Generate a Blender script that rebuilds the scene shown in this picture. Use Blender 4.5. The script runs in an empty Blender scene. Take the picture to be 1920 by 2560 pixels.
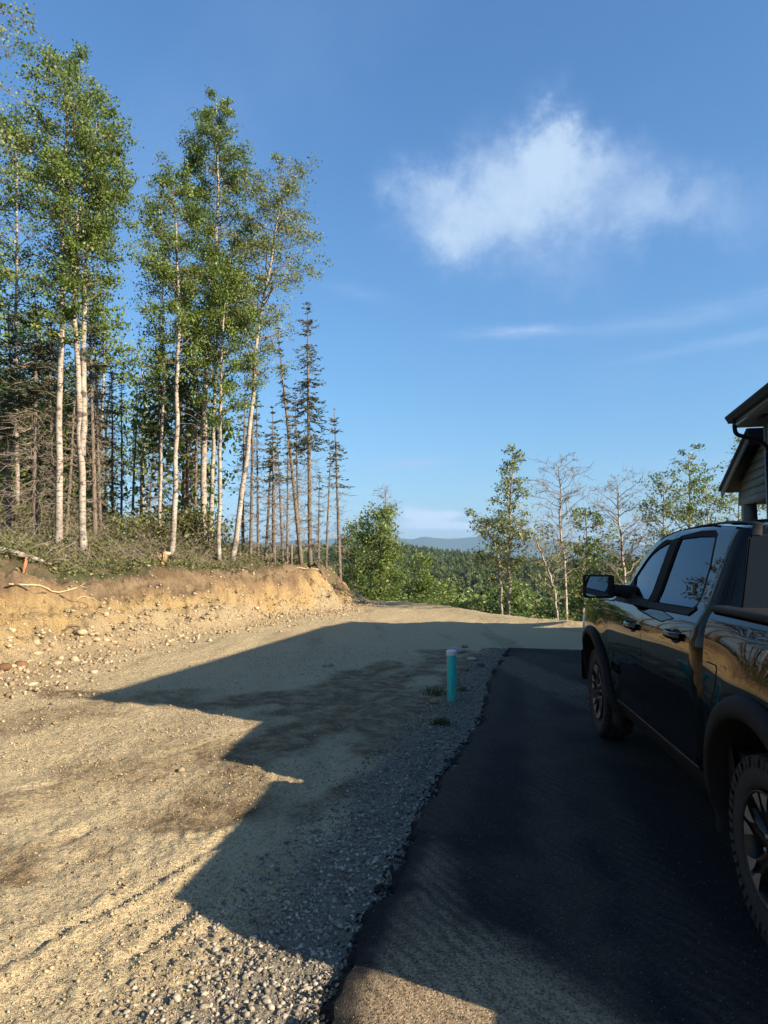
import bpy, bmesh, math, random
import numpy as np
from mathutils import Vector, Matrix
from mathutils.geometry import delaunay_2d_cdt

scene = bpy.context.scene
COL = scene.collection
PI = math.pi
R = math.radians

# ------------------------------------------------------------------ camera
CAM_H, CAM_PITCH, CAM_F = 1.721, R(3.82), 1710.0        # F in pixels of the 1920 x 2560 photograph
cam_d = bpy.data.cameras.new('camera')
cam_d.sensor_fit = 'VERTICAL'; cam_d.sensor_height = 36.0
cam_d.lens = 36.0 * CAM_F / 2560.0
cam_d.clip_start = 0.05; cam_d.clip_end = 60000
cam = bpy.data.objects.new('camera', cam_d); COL.objects.link(cam)
cam.location = (0, 0, CAM_H); cam.rotation_euler = (PI / 2 + CAM_PITCH, 0, 0)
scene.camera = cam

# ------------------------------------------------------------------ light
SUN_EL = R(25.0)
SUN_AZ = math.atan2(.841, -.541)                         # clockwise from +Y: behind the camera, to the right
sun_dir = Vector((math.sin(SUN_AZ) * math.cos(SUN_EL), math.cos(SUN_AZ) * math.cos(SUN_EL), math.sin(SUN_EL)))
sun_d = bpy.data.lights.new('sun', 'SUN'); sun_d.energy = 5.0; sun_d.angle = R(0.53); sun_d.color = (1.0, .845, .63)
sun = bpy.data.objects.new('sun', sun_d); COL.objects.link(sun)
sun.rotation_euler = (-sun_dir).to_track_quat('-Z', 'Y').to_euler()
sun.location = (30, -20, 40)

scene.view_settings.view_transform = 'Standard'
scene.view_settings.look = 'None'
scene.view_settings.gamma = 1.0
scene.view_settings.exposure = 1.35
scene.view_settings.use_curve_mapping = False
scene.render.engine = 'CYCLES'
cy = scene.cycles
cy.use_denoising = True
try: cy.denoiser = 'OPENIMAGEDENOISE'
except Exception: pass
cy.max_bounces = 8; cy.diffuse_bounces = 3; cy.glossy_bounces = 4; cy.transmission_bounces = 6
cy.transparent_max_bounces = 12; cy.volume_bounces = 0
cy.caustics_reflective = False; cy.caustics_refractive = False
cy.sample_clamp_indirect = 6.0
cy.use_adaptive_sampling = True; cy.adaptive_threshold = 0.012

# pixel of the photograph -> direction from the camera / ground point
def ray(px, py):
    a = (px - 960) / CAM_F; b = (1280 - py) / CAM_F
    return np.array([a, math.cos(CAM_PITCH) - b * math.sin(CAM_PITCH), math.sin(CAM_PITCH) + b * math.cos(CAM_PITCH)])
def at_depth(px, py, d):
    r = ray(px, py); t = d / r[1]
    return np.array([r[0] * t, d, r[2] * t + CAM_H])
K = 1920 / 1659.0                                        # the photograph was measured at 1659 px width

# ------------------------------------------------------------------ sky with its clouds (by direction in the world)
world = bpy.data.worlds.new('World'); scene.world = world; world.use_nodes = True
wn = world.node_tree; wn.nodes.clear()
class NT:
    def __init__(s, nt): s.nt = nt
    def node(s, typ, **kw):
        n = s.nt.nodes.new(typ)
        for k, v in kw.items(): setattr(n, k, v)
        return n
    def put(s, sock, v):
        if isinstance(v, bpy.types.NodeSocket): s.nt.links.new(v, sock)
        elif v is not None: sock.default_value = v
    def m(s, op, a, b=None, c=None, clamp=False):
        n = s.node('ShaderNodeMath', operation=op, use_clamp=clamp)
        for i, v in enumerate((a, b, c)): s.put(n.inputs[i], v)
        return n.outputs[0]
    def vm(s, op, a, b=None):
        n = s.node('ShaderNodeVectorMath', operation=op)
        s.put(n.inputs[0], a)
        if b is not None: s.put(n.inputs['Scale'] if op == 'SCALE' else n.inputs[1], b)
        return n.outputs['Value'] if op in ('DOT_PRODUCT', 'LENGTH', 'DISTANCE') else n.outputs[0]
    def noise(s, vec, scale, detail=4, rough=.55, dist=0.0, out=0):
        n = s.node('ShaderNodeTexNoise'); s.put(n.inputs['Vector'], vec)
        n.inputs['Scale'].default_value = scale; n.inputs['Detail'].default_value = detail
        n.inputs['Roughness'].default_value = rough; n.inputs['Distortion'].default_value = dist
        return n.outputs[out]
    def ramp(s, f, stops, interp='LINEAR'):
        n = s.node('ShaderNodeValToRGB'); s.put(n.inputs[0], f); cr = n.color_ramp; cr.interpolation = interp
        while len(cr.elements) < len(stops): cr.elements.new(.5)
        for e, (p, c) in zip(cr.elements, stops):
            e.position = p; e.color = (c, c, c, 1) if isinstance(c, (int, float)) else (*c, 1)
        return n.outputs[0]
    def mix(s, f, a, b, mode='MIX'):
        n = s.node('ShaderNodeMix', data_type='RGBA', blend_type=mode)
        s.put(n.inputs[0], f)
        for i, v in ((6, a), (7, b)):
            s.put(n.inputs[i], (*v, 1) if isinstance(v, tuple) and len(v) == 3 else v)
        return n.outputs[2]
    def mapr(s, v, a, b, c=0.0, d=1.0, smooth=False):
        n = s.node('ShaderNodeMapRange'); n.interpolation_type = 'SMOOTHSTEP' if smooth else 'LINEAR'
        for i, x in enumerate((v, a, b, c, d)): s.put(n.inputs[i], x)
        return n.outputs[0]
    def bump(s, h, dist, strength=1.0, normal=None):
        n = s.node('ShaderNodeBump'); n.inputs['Strength'].default_value = strength; n.inputs['Distance'].default_value = dist
        s.put(n.inputs['Height'], h)
        if normal is not None: s.put(n.inputs['Normal'], normal)
        return n.outputs[0]
    def attr(s, name, out='Fac'):
        n = s.node('ShaderNodeAttribute'); n.attribute_name = name
        return n.outputs[out]

def build_world():
    W = NT(wn)
    sky = W.node('ShaderNodeTexSky'); sky.sky_type = 'NISHITA'; sky.sun_disc = False
    sky.sun_elevation = SUN_EL; sky.sun_rotation = SUN_AZ
    sky.altitude = 0; sky.air_density = 1.2; sky.dust_density = .7; sky.ozone_density = 10.0
    soft = W.vm('DIVIDE', sky.outputs[0], W.vm('ADD', W.vm('SCALE', sky.outputs[0], .1), (1.0, 1.0, 1.0)))   # the phone's highlight roll-off
    tc = W.node('ShaderNodeTexCoord'); d = tc.outputs['Generated']
    sx = W.node('ShaderNodeSeparateXYZ'); wn.links.new(d, sx.inputs[0])
    az0 = W.m('ARCTAN2', sx.outputs[0], sx.outputs[1]); el0 = W.m('ARCSINE', sx.outputs[2])
    n1 = W.noise(d, 9, 5, .6, 0, 1)
    sn = W.node('ShaderNodeSeparateXYZ'); wn.links.new(n1, sn.inputs[0])
    sn2 = W.node('ShaderNodeSeparateXYZ'); wn.links.new(W.noise(d, 34, 6, .68, 0, 1), sn2.inputs[0])
    az = W.m('MULTIPLY_ADD', W.m('SUBTRACT', sn2.outputs[0], .5), .07, W.m('MULTIPLY_ADD', W.m('SUBTRACT', sn.outputs[0], .5), .12, az0))
    el = W.m('MULTIPLY_ADD', W.m('SUBTRACT', sn2.outputs[1], .5), .07, W.m('MULTIPLY_ADD', W.m('SUBTRACT', sn.outputs[1], .5), .10, el0))
    az2 = W.m('MULTIPLY_ADD', W.m('SUBTRACT', sn.outputs[1], .5), .035, az0); el2 = W.m('MULTIPLY_ADD', W.m('SUBTRACT', sn.outputs[0], .5), .018, el0)
    def blob(x, y, rx, ry, wgt, tilt=0.0, thin=False):           # centre and radii measured in the photograph
        r = ray((x + (0 if thin else 8)) * K, y * K); a = math.atan2(r[0], r[1]); e = math.atan2(r[2], math.hypot(r[0], r[1]))
        ka, ke = CAM_F / K / rx / (math.cos(a) ** -2) ** .5, CAM_F / K / ry
        da = W.m('SUBTRACT', az2 if thin else az, a); de = W.m('SUBTRACT', el2 if thin else el, e)
        if tilt: de = W.m('MULTIPLY_ADD', da, tilt, de)
        u = W.m('MULTIPLY', da, ka); v = W.m('MULTIPLY', de, ke)
        q = W.m('ADD', W.m('MULTIPLY', u, u), W.m('MULTIPLY', v, v))
        return W.m('MULTIPLY', W.m('EXPONENT', W.m('MULTIPLY', q, -1.0)), wgt)
    def total(items, thin=False):
        s = None
        for it in items:
            b = blob(*it, thin=thin); s = b if s is None else W.m('ADD', s, b)
        return s
    puff = total([(1185, 345, 105, 90, 1.0), (1040, 375, 115, 90, .80), (1110, 430, 175, 90, .58), (915, 430, 90, 70, .60),
                  (990, 490, 125, 80, .48), (1330, 355, 130, 65, .62), (1430, 430, 120, 65, .42), (1190, 265, 42, 62, .60), (1235, 300, 60, 50, .35),
                  (1130, 545, 165, 85, .38), (1240, 600, 130, 55, .32), (1540, 450, 170, 60, .50), (865, 410, 45, 45, .34),
                  (1300, 470, 200, 70, .34), (960, 520, 120, 60, .34), (1650, 470, 120, 60, .30), (325, 320, 50, 60, .30)])
    fine = W.noise(d, 11, 9, .66)
    den = W.m('MULTIPLY', puff, W.mapr(fine, .25, .75, .62, 1.22))
    a_puff = W.mapr(den, .02, 1.9, 0, .86, True)
    wis = total([(1110, 716, 95, 11, 1.1, .02), (1450, 690, 200, 20, .42, -.05), (1560, 740, 160, 11, .5, -.08), (1640, 640, 120, 14, .22, -.25),
                 (870, 1003, 100, 11, .8, -.06), (930, 992, 60, 7, .6, -.04), (780, 635, 70, 14, .22, .2), (1450, 1000, 120, 16, .25)], True)
    vs = W.node('ShaderNodeMapping'); wn.links.new(d, vs.inputs[0]); vs.inputs['Scale'].default_value = (4, 4, 22)
    streak = W.noise(vs.outputs[0], 3, 6, .6)
    a_wis = W.m('MULTIPLY', wis, W.mapr(streak, .3, .75, .15, 1.1))
    low = total([(920, 1120, 60, 22, .7), (985, 1112, 40, 12, .45), (880, 1100, 35, 20, .4), (1060, 1138, 130, 8, .5), (790, 1138, 120, 8, .5),
                 (1000, 1140, 80, 10, .4), (1180, 1140, 120, 8, .4)], True)
    a_low = W.mapr(W.m('MULTIPLY', low, W.mapr(fine, .3, .7, .5, 1.1)), .05, .65, 0, .80, True)
    veil = W.m('MULTIPLY', W.mapr(W.noise(d, 2.2, 5, .55), .52, .8, 0, .16, True), W.mapr(el0, .02, .2, 0, 1))
    alpha = W.m('MAXIMUM', W.m('MAXIMUM', a_puff, W.m('MULTIPLY', a_wis, .95)), W.m('MAXIMUM', a_low, veil))
    shade = W.mix(W.mapr(den, .3, 1.5, 0, 1, True), (.215, .30, .46), (.31, .39, .49))
    shade = W.mix(a_low, shade, (.40, .46, .53))
    b1 = W.node('ShaderNodeBackground'); wn.links.new(soft, b1.inputs[0]); b1.inputs[1].default_value = .108
    b2 = W.node('ShaderNodeBackground'); wn.links.new(shade, b2.inputs[0]); b2.inputs[1].default_value = .80
    mx = W.node('ShaderNodeMixShader'); wn.links.new(alpha, mx.inputs[0]); wn.links.new(b1.outputs[0], mx.inputs[1]); wn.links.new(b2.outputs[0], mx.inputs[2])
    out = W.node('ShaderNodeOutputWorld'); wn.links.new(mx.outputs[0], out.inputs[0])
build_world()
# ------------------------------------------------------------------ helpers
def tag(o, label=None, cat=None, group=None, kind=None):
    if label: o['label'] = label
    if cat: o['category'] = cat
    if group: o['group'] = group
    if kind: o['kind'] = kind
    return o
def thing(name, label, cat, loc=(0, 0, 0), rotz=0.0, group=None):
    o = bpy.data.objects.new(name, None); COL.objects.link(o); o.empty_display_size = .2
    o.location = loc; o.rotation_euler = (0, 0, rotz)
    return tag(o, label, cat, group)
def link(name, me, mat=None, parent=None):
    o = bpy.data.objects.new(name, me); COL.objects.link(o)
    if mat is not None and not me.materials: me.materials.append(mat)
    if parent is not None: o.parent = parent
    return o
def copy_tree(o, parent=None):
    c = o.copy(); COL.objects.link(c); c.parent = parent
    for ch in [x for x in bpy.data.objects if x.parent == o]: copy_tree(ch, c)
    return c

class MB:
    """collects vertices and faces of one mesh"""
    def __init__(s): s.v = []; s.t = []; s.q = []; s.n = 0; s.a = []
    def add(s, v, tris=None, quads=None, tint=None):
        v = np.asarray(v, float).reshape(-1, 3); s.v.append(v)
        if tris is not None and len(tris): s.t.append(np.asarray(tris, np.int64).reshape(-1, 3) + s.n)
        if quads is not None and len(quads): s.q.append(np.asarray(quads, np.int64).reshape(-1, 4) + s.n)
        s.a.append(np.full(len(v), .5) if tint is None else np.broadcast_to(np.asarray(tint, float), (len(v),)))
        s.n += len(v)
    def box(s, lo, hi, mtx=None):
        (x0, y0, z0), (x1, y1, z1) = lo, hi
        v = np.array([(x0, y0, z0), (x1, y0, z0), (x1, y1, z0), (x0, y1, z0), (x0, y0, z1), (x1, y0, z1), (x1, y1, z1), (x0, y1, z1)], float)
        if mtx is not None: v = np.array([tuple(mtx @ Vector(p)) for p in v])
        s.add(v, quads=[(0, 3, 2, 1), (4, 5, 6, 7), (0, 1, 5, 4), (1, 2, 6, 5), (2, 3, 7, 6), (3, 0, 4, 7)])
    def tube(s, pts, rad, sides=6, cap=True, tint=None):
        pts = np.asarray(pts, float); n = len(pts)
        rad = np.broadcast_to(np.asarray(rad, float), (n,))
        tg = np.gradient(pts, axis=0); tg /= np.linalg.norm(tg, axis=1)[:, None] + 1e-9
        ref = np.array([0, 0, 1.]) if abs(tg[:, 2]).mean() < .8 else np.array([1., 0, 0])
        b = np.cross(tg, ref); b /= np.linalg.norm(b, axis=1)[:, None] + 1e-9
        c = np.cross(b, tg)
        th = np.arange(sides) * 2 * PI / sides
        ring = pts[:, None, :] + rad[:, None, None] * (np.cos(th)[None, :, None] * b[:, None, :] + np.sin(th)[None, :, None] * c[:, None, :])
        i = np.arange(n - 1)[:, None] * sides; j = np.arange(sides)[None, :]; k = (j + 1) % sides
        q = np.stack([i + j, i + k, i + k + sides, i + j + sides], -1).reshape(-1, 4)
        v = ring.reshape(-1, 3); tr = []
        if cap:
            v = np.vstack([v, pts[:1], pts[-1:]]); e = n * sides
            for a in range(sides):
                tr.append((e, (a + 1) % sides, a)); tr.append((e + 1, (n - 1) * sides + a, (n - 1) * sides + (a + 1) % sides))
        s.add(v, tr, q, tint)
    def grid(s, P, flip=False, closed=False):
        P = np.asarray(P, float); a, b = P.shape[:2]
        i = np.arange(a - 1)[:, None] * b; nb = b if closed else b - 1
        j = np.arange(nb)[None, :]; k = (j + 1) % b
        q = np.stack([i + j, i + k, i + k + b, i + j + b], -1).reshape(-1, 4)
        if flip: q = q[:, ::-1]
        s.add(P.reshape(-1, 3), quads=q)
    def mesh(s, name, smooth=False, attr=None):
        me = bpy.data.meshes.new(name)
        v = np.vstack(s.v) if s.v else np.zeros((0, 3))
        t = np.vstack(s.t) if s.t else np.zeros((0, 3), np.int64); q = np.vstack(s.q) if s.q else np.zeros((0, 4), np.int64)
        me.vertices.add(len(v)); me.vertices.foreach_set('co', v.astype(np.float32).ravel())
        nl = len(t) * 3 + len(q) * 4; me.loops.add(nl)
        me.loops.foreach_set('vertex_index', np.concatenate([t.ravel(), q.ravel()]).astype(np.int32))
        me.polygons.add(len(t) + len(q))
        st = np.concatenate([np.arange(len(t)) * 3, len(t) * 3 + np.arange(len(q)) * 4]).astype(np.int32)
        me.polygons.foreach_set('loop_start', st)
        if smooth: me.polygons.foreach_set('use_smooth', np.ones(len(st), bool))
        if attr:
            at = me.attributes.new(attr, 'FLOAT', 'POINT'); at.data.foreach_set('value', np.concatenate(s.a).astype(np.float32))
        me.update(calc_edges=True); me.validate()
        return me
    def obj(s, name, mat, parent=None, smooth=False, attr=None):
        return link(name, s.mesh(name, smooth, attr), mat, parent)

def bevel_box(name, lo, hi, mat, parent=None, w=.01, seg=2, smooth=True):
    bm = bmesh.new(); r = bmesh.ops.create_cube(bm, size=1)
    for v in bm.verts:
        v.co = Vector([lo[i] + (hi[i] - lo[i]) * (v.co[i] + .5) for i in range(3)])
    bmesh.ops.bevel(bm, geom=bm.edges[:] + bm.verts[:], offset=w, segments=seg, profile=.5, affect='EDGES')
    me = bpy.data.meshes.new(name); bm.to_mesh(me); bm.free()
    if smooth: me.polygons.foreach_set('use_smooth', np.ones(len(me.polygons), bool))
    return link(name, me, mat, parent)

# numpy value noise
def _h(ix, iy, seed):
    n = (ix.astype(np.int64) * 374761393 + iy.astype(np.int64) * 668265263 + seed * 974711) & 0xffffffff
    n = ((n ^ (n >> 13)) * 1274126177) & 0xffffffff
    return ((n ^ (n >> 16)) & 0xffffff) / float(0xffffff)
def vnoise(x, y, seed=0):
    x = np.asarray(x, float); y = np.asarray(y, float)
    ix, iy = np.floor(x), np.floor(y); fx, fy = x - ix, y - iy
    fx = fx * fx * fx * (fx * (fx * 6 - 15) + 10); fy = fy * fy * fy * (fy * (fy * 6 - 15) + 10)
    a, b, c, d = _h(ix, iy, seed), _h(ix + 1, iy, seed), _h(ix, iy + 1, seed), _h(ix + 1, iy + 1, seed)
    return (a * (1 - fx) + b * fx) * (1 - fy) + (c * (1 - fx) + d * fx) * fy - .5
def fbm(x, y, scale, octv=4, seed=0, gain=.5):
    s = 0; amp = 1.0; f = 1.0 / scale
    for o in range(octv):
        s = s + amp * vnoise(np.asarray(x) * f + 13.7 * o, np.asarray(y) * f - 7.3 * o, seed + o); amp *= gain; f *= 2.03
    return s * 2
def sstep(a, b, x):
    t = np.clip((np.asarray(x, float) - a) / (b - a), 0, 1); return t * t * (3 - 2 * t)
def poly_sd(x, y, poly):
    """signed distance to a polygon, positive inside"""
    x = np.asarray(x, float); y = np.asarray(y, float)
    d = np.full(x.shape, 1e18); inside = np.zeros(x.shape, bool)
    n = len(poly)
    for i in range(n):
        ax, ay = poly[i]; bx, by = poly[(i + 1) % n]
        ex, ey = bx - ax, by - ay; wx, wy = x - ax, y - ay
        t = np.clip((wx * ex + wy * ey) / (ex * ex + ey * ey + 1e-12), 0, 1)
        d = np.minimum(d, (wx - t * ex) ** 2 + (wy - t * ey) ** 2)
        c = ((ay > y) != (by > y)) & (x < (bx - ax) * (y - ay) / (by - ay + 1e-18) + ax)
        inside ^= c
    d = np.sqrt(d); return np.where(inside, d, -d)
def spline(xs, ys):
    """smooth monotone-ish interpolation (Hermite with limited slopes)"""
    xs = np.array(xs, float); ys = np.array(ys, float); h = np.diff(xs); dl = np.diff(ys) / h
    m = np.zeros(len(xs)); m[0] = dl[0]; m[-1] = dl[-1]
    for i in range(1, len(xs) - 1):
        if dl[i - 1] * dl[i] <= 0: m[i] = 0
        else:
            w1 = 2 * h[i] + h[i - 1]; w2 = h[i] + 2 * h[i - 1]; m[i] = (w1 + w2) / (w1 / dl[i - 1] + w2 / dl[i])
    def f(x):
        x = np.clip(np.asarray(x, float), xs[0], xs[-1]); i = np.clip(np.searchsorted(xs, x) - 1, 0, len(xs) - 2)
        t = (x - xs[i]) / h[i]
        return ((1 + 2 * t) * (1 - t) ** 2 * ys[i] + t * (1 - t) ** 2 * h[i] * m[i] + t * t * (3 - 2 * t) * ys[i + 1] + t * t * (t - 1) * h[i] * m[i + 1])
    return f
def path_smooth(pts, n):
    pts = np.asarray(pts, float); d = np.concatenate([[0], np.cumsum(np.linalg.norm(np.diff(pts, axis=0), axis=1))])
    u = np.linspace(0, d[-1], n)
    m = np.gradient(pts, d, axis=0)
    i = np.clip(np.searchsorted(d, u) - 1, 0, len(d) - 2); h = (d[i + 1] - d[i]); t = ((u - d[i]) / h)[:, None]; h = h[:, None]
    return (1 + 2 * t) * (1 - t) ** 2 * pts[i] + t * (1 - t) ** 2 * h * m[i] + t * t * (3 - 2 * t) * pts[i + 1] + t * t * (t - 1) * h * m[i + 1]

# ------------------------------------------------------------------ materials
def new_mat(name):
    m = bpy.data.materials.new(name); m.use_nodes = True
    nt = m.node_tree; nt.nodes.clear(); T = NT(nt)
    out = T.node('ShaderNodeOutputMaterial'); p = T.node('ShaderNodeBsdfPrincipled'); nt.links.new(p.outputs[0], out.inputs[0])
    return m, T, p, out
def simple(name, col, rough=.6, metal=0.0, spec=.5, coat=0.0, noise=0.0, nscale=20, bump=0.0, bscale=200):
    m, T, p, out = new_mat(name)
    p.inputs['Roughness'].default_value = rough; p.inputs['Metallic'].default_value = metal
    p.inputs['Specular IOR Level'].default_value = spec; p.inputs['Coat Weight'].default_value = coat; p.inputs['Coat Roughness'].default_value = .03
    g = T.node('ShaderNodeTexCoord').outputs['Object']
    if noise:
        f = T.noise(g, nscale, 5, .6)
        T.put(p.inputs['Base Color'], T.mix(f, tuple(c * (1 - noise) for c in col), tuple(min(1, c * (1 + noise)) for c in col)))
    else: p.inputs['Base Color'].default_value = (*col, 1)
    if bump: T.put(p.inputs['Normal'], T.bump(T.noise(g, bscale, 3, .6), bump))
    return m
# ------------------------------------------------------------------ the lie of the land
TOE = [(-9, -60), (-7.2, -12), (-5.9, 2), (-5.0, 7.4), (-4.85, 9.2), (-4.95, 11.2), (-5.0, 13.2), (-4.45, 15.6), (-3.75, 17.2), (-2.95, 19.0), (-2.1, 21.4),
       (-1.45, 24), (-.55, 26.9), (-.7, 28.2)]
PLATEAU = TOE + [(-2.2, 29.3), (-5, 30.5), (-10, 34), (-24, 48), (-60, 85), (-110, 95), (-110, -60)]
LOT = [(-60, 88), (-24, 51), (-10, 36.5), (-4, 31.5), (-1.6, 29.4), (-.4, 27.6), (.6, 27.0), (1.7, 25.2), (2.67, 23.3), (3.4, 21.3), (4.2, 19.7), (5.3, 18.5), (7, 18.9), (10, 19.6),
       (16, 21), (40, 24), (90, 30), (90, -200), (-200, -200), (-200, 100)]
ASPHALT_L = [(-1.5, -9), (-1.0, -3), (-.52, .6), (-.33, 1.9), (-.22, 2.65), (-.10, 3.2), (.22, 4.48), (.60, 5.98), (1.02, 7.3), (1.62, 10.1), (2.42, 13.35)]
HDIR = np.array([math.sin(R(13.7)), math.cos(R(13.7))]); HPER = np.array([HDIR[1], -HDIR[0]])   # the house's long and cross directions
ASPHALT = ASPHALT_L + [tuple(np.array([2.42, 13.35]) + 4.5 * HPER), (5.6, 5), (3.6, -4), (2.6, -9)]
VQ = spline([0, .6, 2, 6, 12, 30, 60, 120, 200, 350, 550, 760, 1000, 2000, 5000, 30000], [0, -.14, -.85, -3.2, -5.6, -9.5, -13, -19, -21, -14, -1, 10.5, 7, 0, -5, -10])
WB = lambda y: np.interp(y, [0, 8, 13, 16, 20, 24, 28], [3.0, 3.2, 3.1, 2.6, 2.1, 1.55, 1.2])
RUTS = [((-2.1, 2.2), (-.75, 4.9), .018), ((-1.15, 3.1), (-.55, 4.45), .014), ((-2.6, 5.0), (-1.3, 7.4), .012), ((-3.6, 4.2), (-1.7, 6.6), .010), ((-.3, 5.2), (1.0, 9.4), .012), ((-.9, 5.6), (.5, 10.2), .012), ((-2.9, 3.0), (-1.9, 4.6), .014), ((-4.2, 6.4), (-2.4, 8.2), .010)]
def terrain(x, y, fine=True):
    x = np.asarray(x, float); y = np.asarray(y, float); r = np.hypot(x, y)
    q = -poly_sd(x, y, LOT)
    dP = poly_sd(x, y, PLATEAU); dw = dP + fbm(x, y, 2.4, 4, 5) * .42 * sstep(-.3, .6, dP)
    dA = poly_sd(x, y, ASPHALT)
    qq = np.maximum(q, 0)
    ratio = np.where(y > 1, x / np.maximum(y, 1), 0)
    hillk = np.interp(ratio, [-.3, .03, .13, .2, .35], [1.0, 1.0, .55, .1, -.1])
    far = sstep(330, 760, qq) * (1 - hillk) * 17
    z = np.where(q > 0, VQ(qq), 0) - far
    z = z + np.where(q > 4, fbm(x, y, 60, 4, 11) * np.clip(qq * .02, 0, 2.6), 0)
    # berm at the rim of the fill
    z = z + .10 * np.exp(-((q + .35) / .5) ** 2) * (dP < .3) * sstep(12, 20, y)
    w = WB(y); p = np.clip(dw / w, 0, 1)
    prof = np.interp(p, [0, .12, .35, .52, .68, .80, .90, 1], [0, .06, .25, .40, .60, .84, .97, 1.0])
    bankz = 1.36 * prof + .75 * sstep(0, 4.2, dP - w) + .03 * np.clip(dP - w - 3, 0, 40) * (y < 40)
    rough = sstep(.05, .3, p) * (1 - .5 * sstep(1, 3, dP - w))
    z = z + bankz * sstep(-.05, .05, dP)
    if fine:
        gul = fbm(x * 1.0, y * 1.0, .55, 4, 21)
        z = z + rough * (gul * .09 * (1 - .6 * sstep(.75, 1, p)) + fbm(x, y, 2.3, 3, 31) * .16 + fbm(x, y, .20, 4, 36, .6) * .085 * (1 - .5 * sstep(.9, 1.2, dP / w)))
        lot = (1 - sstep(-.05, .35, dP)) * (1 - sstep(0, 2, q))
        near = np.clip(14 / np.maximum(r, .1), 0, 1)
        lotn = fbm(x, y, 1.7, 3, 41) * .020 + fbm(x, y, .28, 3, 51) * .010 * near + fbm(x, y, .06, 2, 61) * .010 * np.clip(6 / np.maximum(r, .1), 0, 1)
        # wheel ruts that run with the drive
        al = x * .94 - y * .34
        lotn = lotn + .010 * fbm(al * 2.2, (x * .34 + y * .94) * .25, .7, 3, 77) * sstep(.4, 1.5, -dA)
        for (ax, ay), (bx, by), dep in RUTS:
            ex, ey = bx - ax, by - ay; ll = math.hypot(ex, ey); t = ((x - ax) * ex + (y - ay) * ey) / ll ** 2
            dd = ((x - ax) * ey - (y - ay) * ex) / ll + .03 * fbm(x, y, .8, 2, 83)
            lotn = lotn + ((t > 0) & (t < 1)) * dep * (np.exp(-((dd - .08) / .05) ** 2) - 1.0 * np.exp(-(dd / .045) ** 2) + .5 * np.exp(-((dd + .09) / .06) ** 2))
        z = z + lot * lotn
    z = z - .055 * (1 - sstep(0, 1.5, dP)) * (1 - sstep(0, 3, q))
    z = np.where(dA > -.25, np.minimum(z, -.055 + .02 * fbm(x, y, .1, 2, 71) * (dA < .05) - .05 * (dA > .05)), z)
    return z
def tz(x, y): return float(terrain(np.array([x]), np.array([y]))[0])
def ray_hit(px, py, d0=8.0, d1=80.0):
    r = ray(px, py); d = np.linspace(d0, d1, 1400); t = d / r[1]
    z = terrain(r[0] * t, d, False); hz = CAM_H + r[2] * t
    k = np.nonzero(hz <= z)[0]
    return None if not len(k) else (float(r[0] * t[k[0]]), float(d[k[0]]), float(z[k[0]]))

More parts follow.
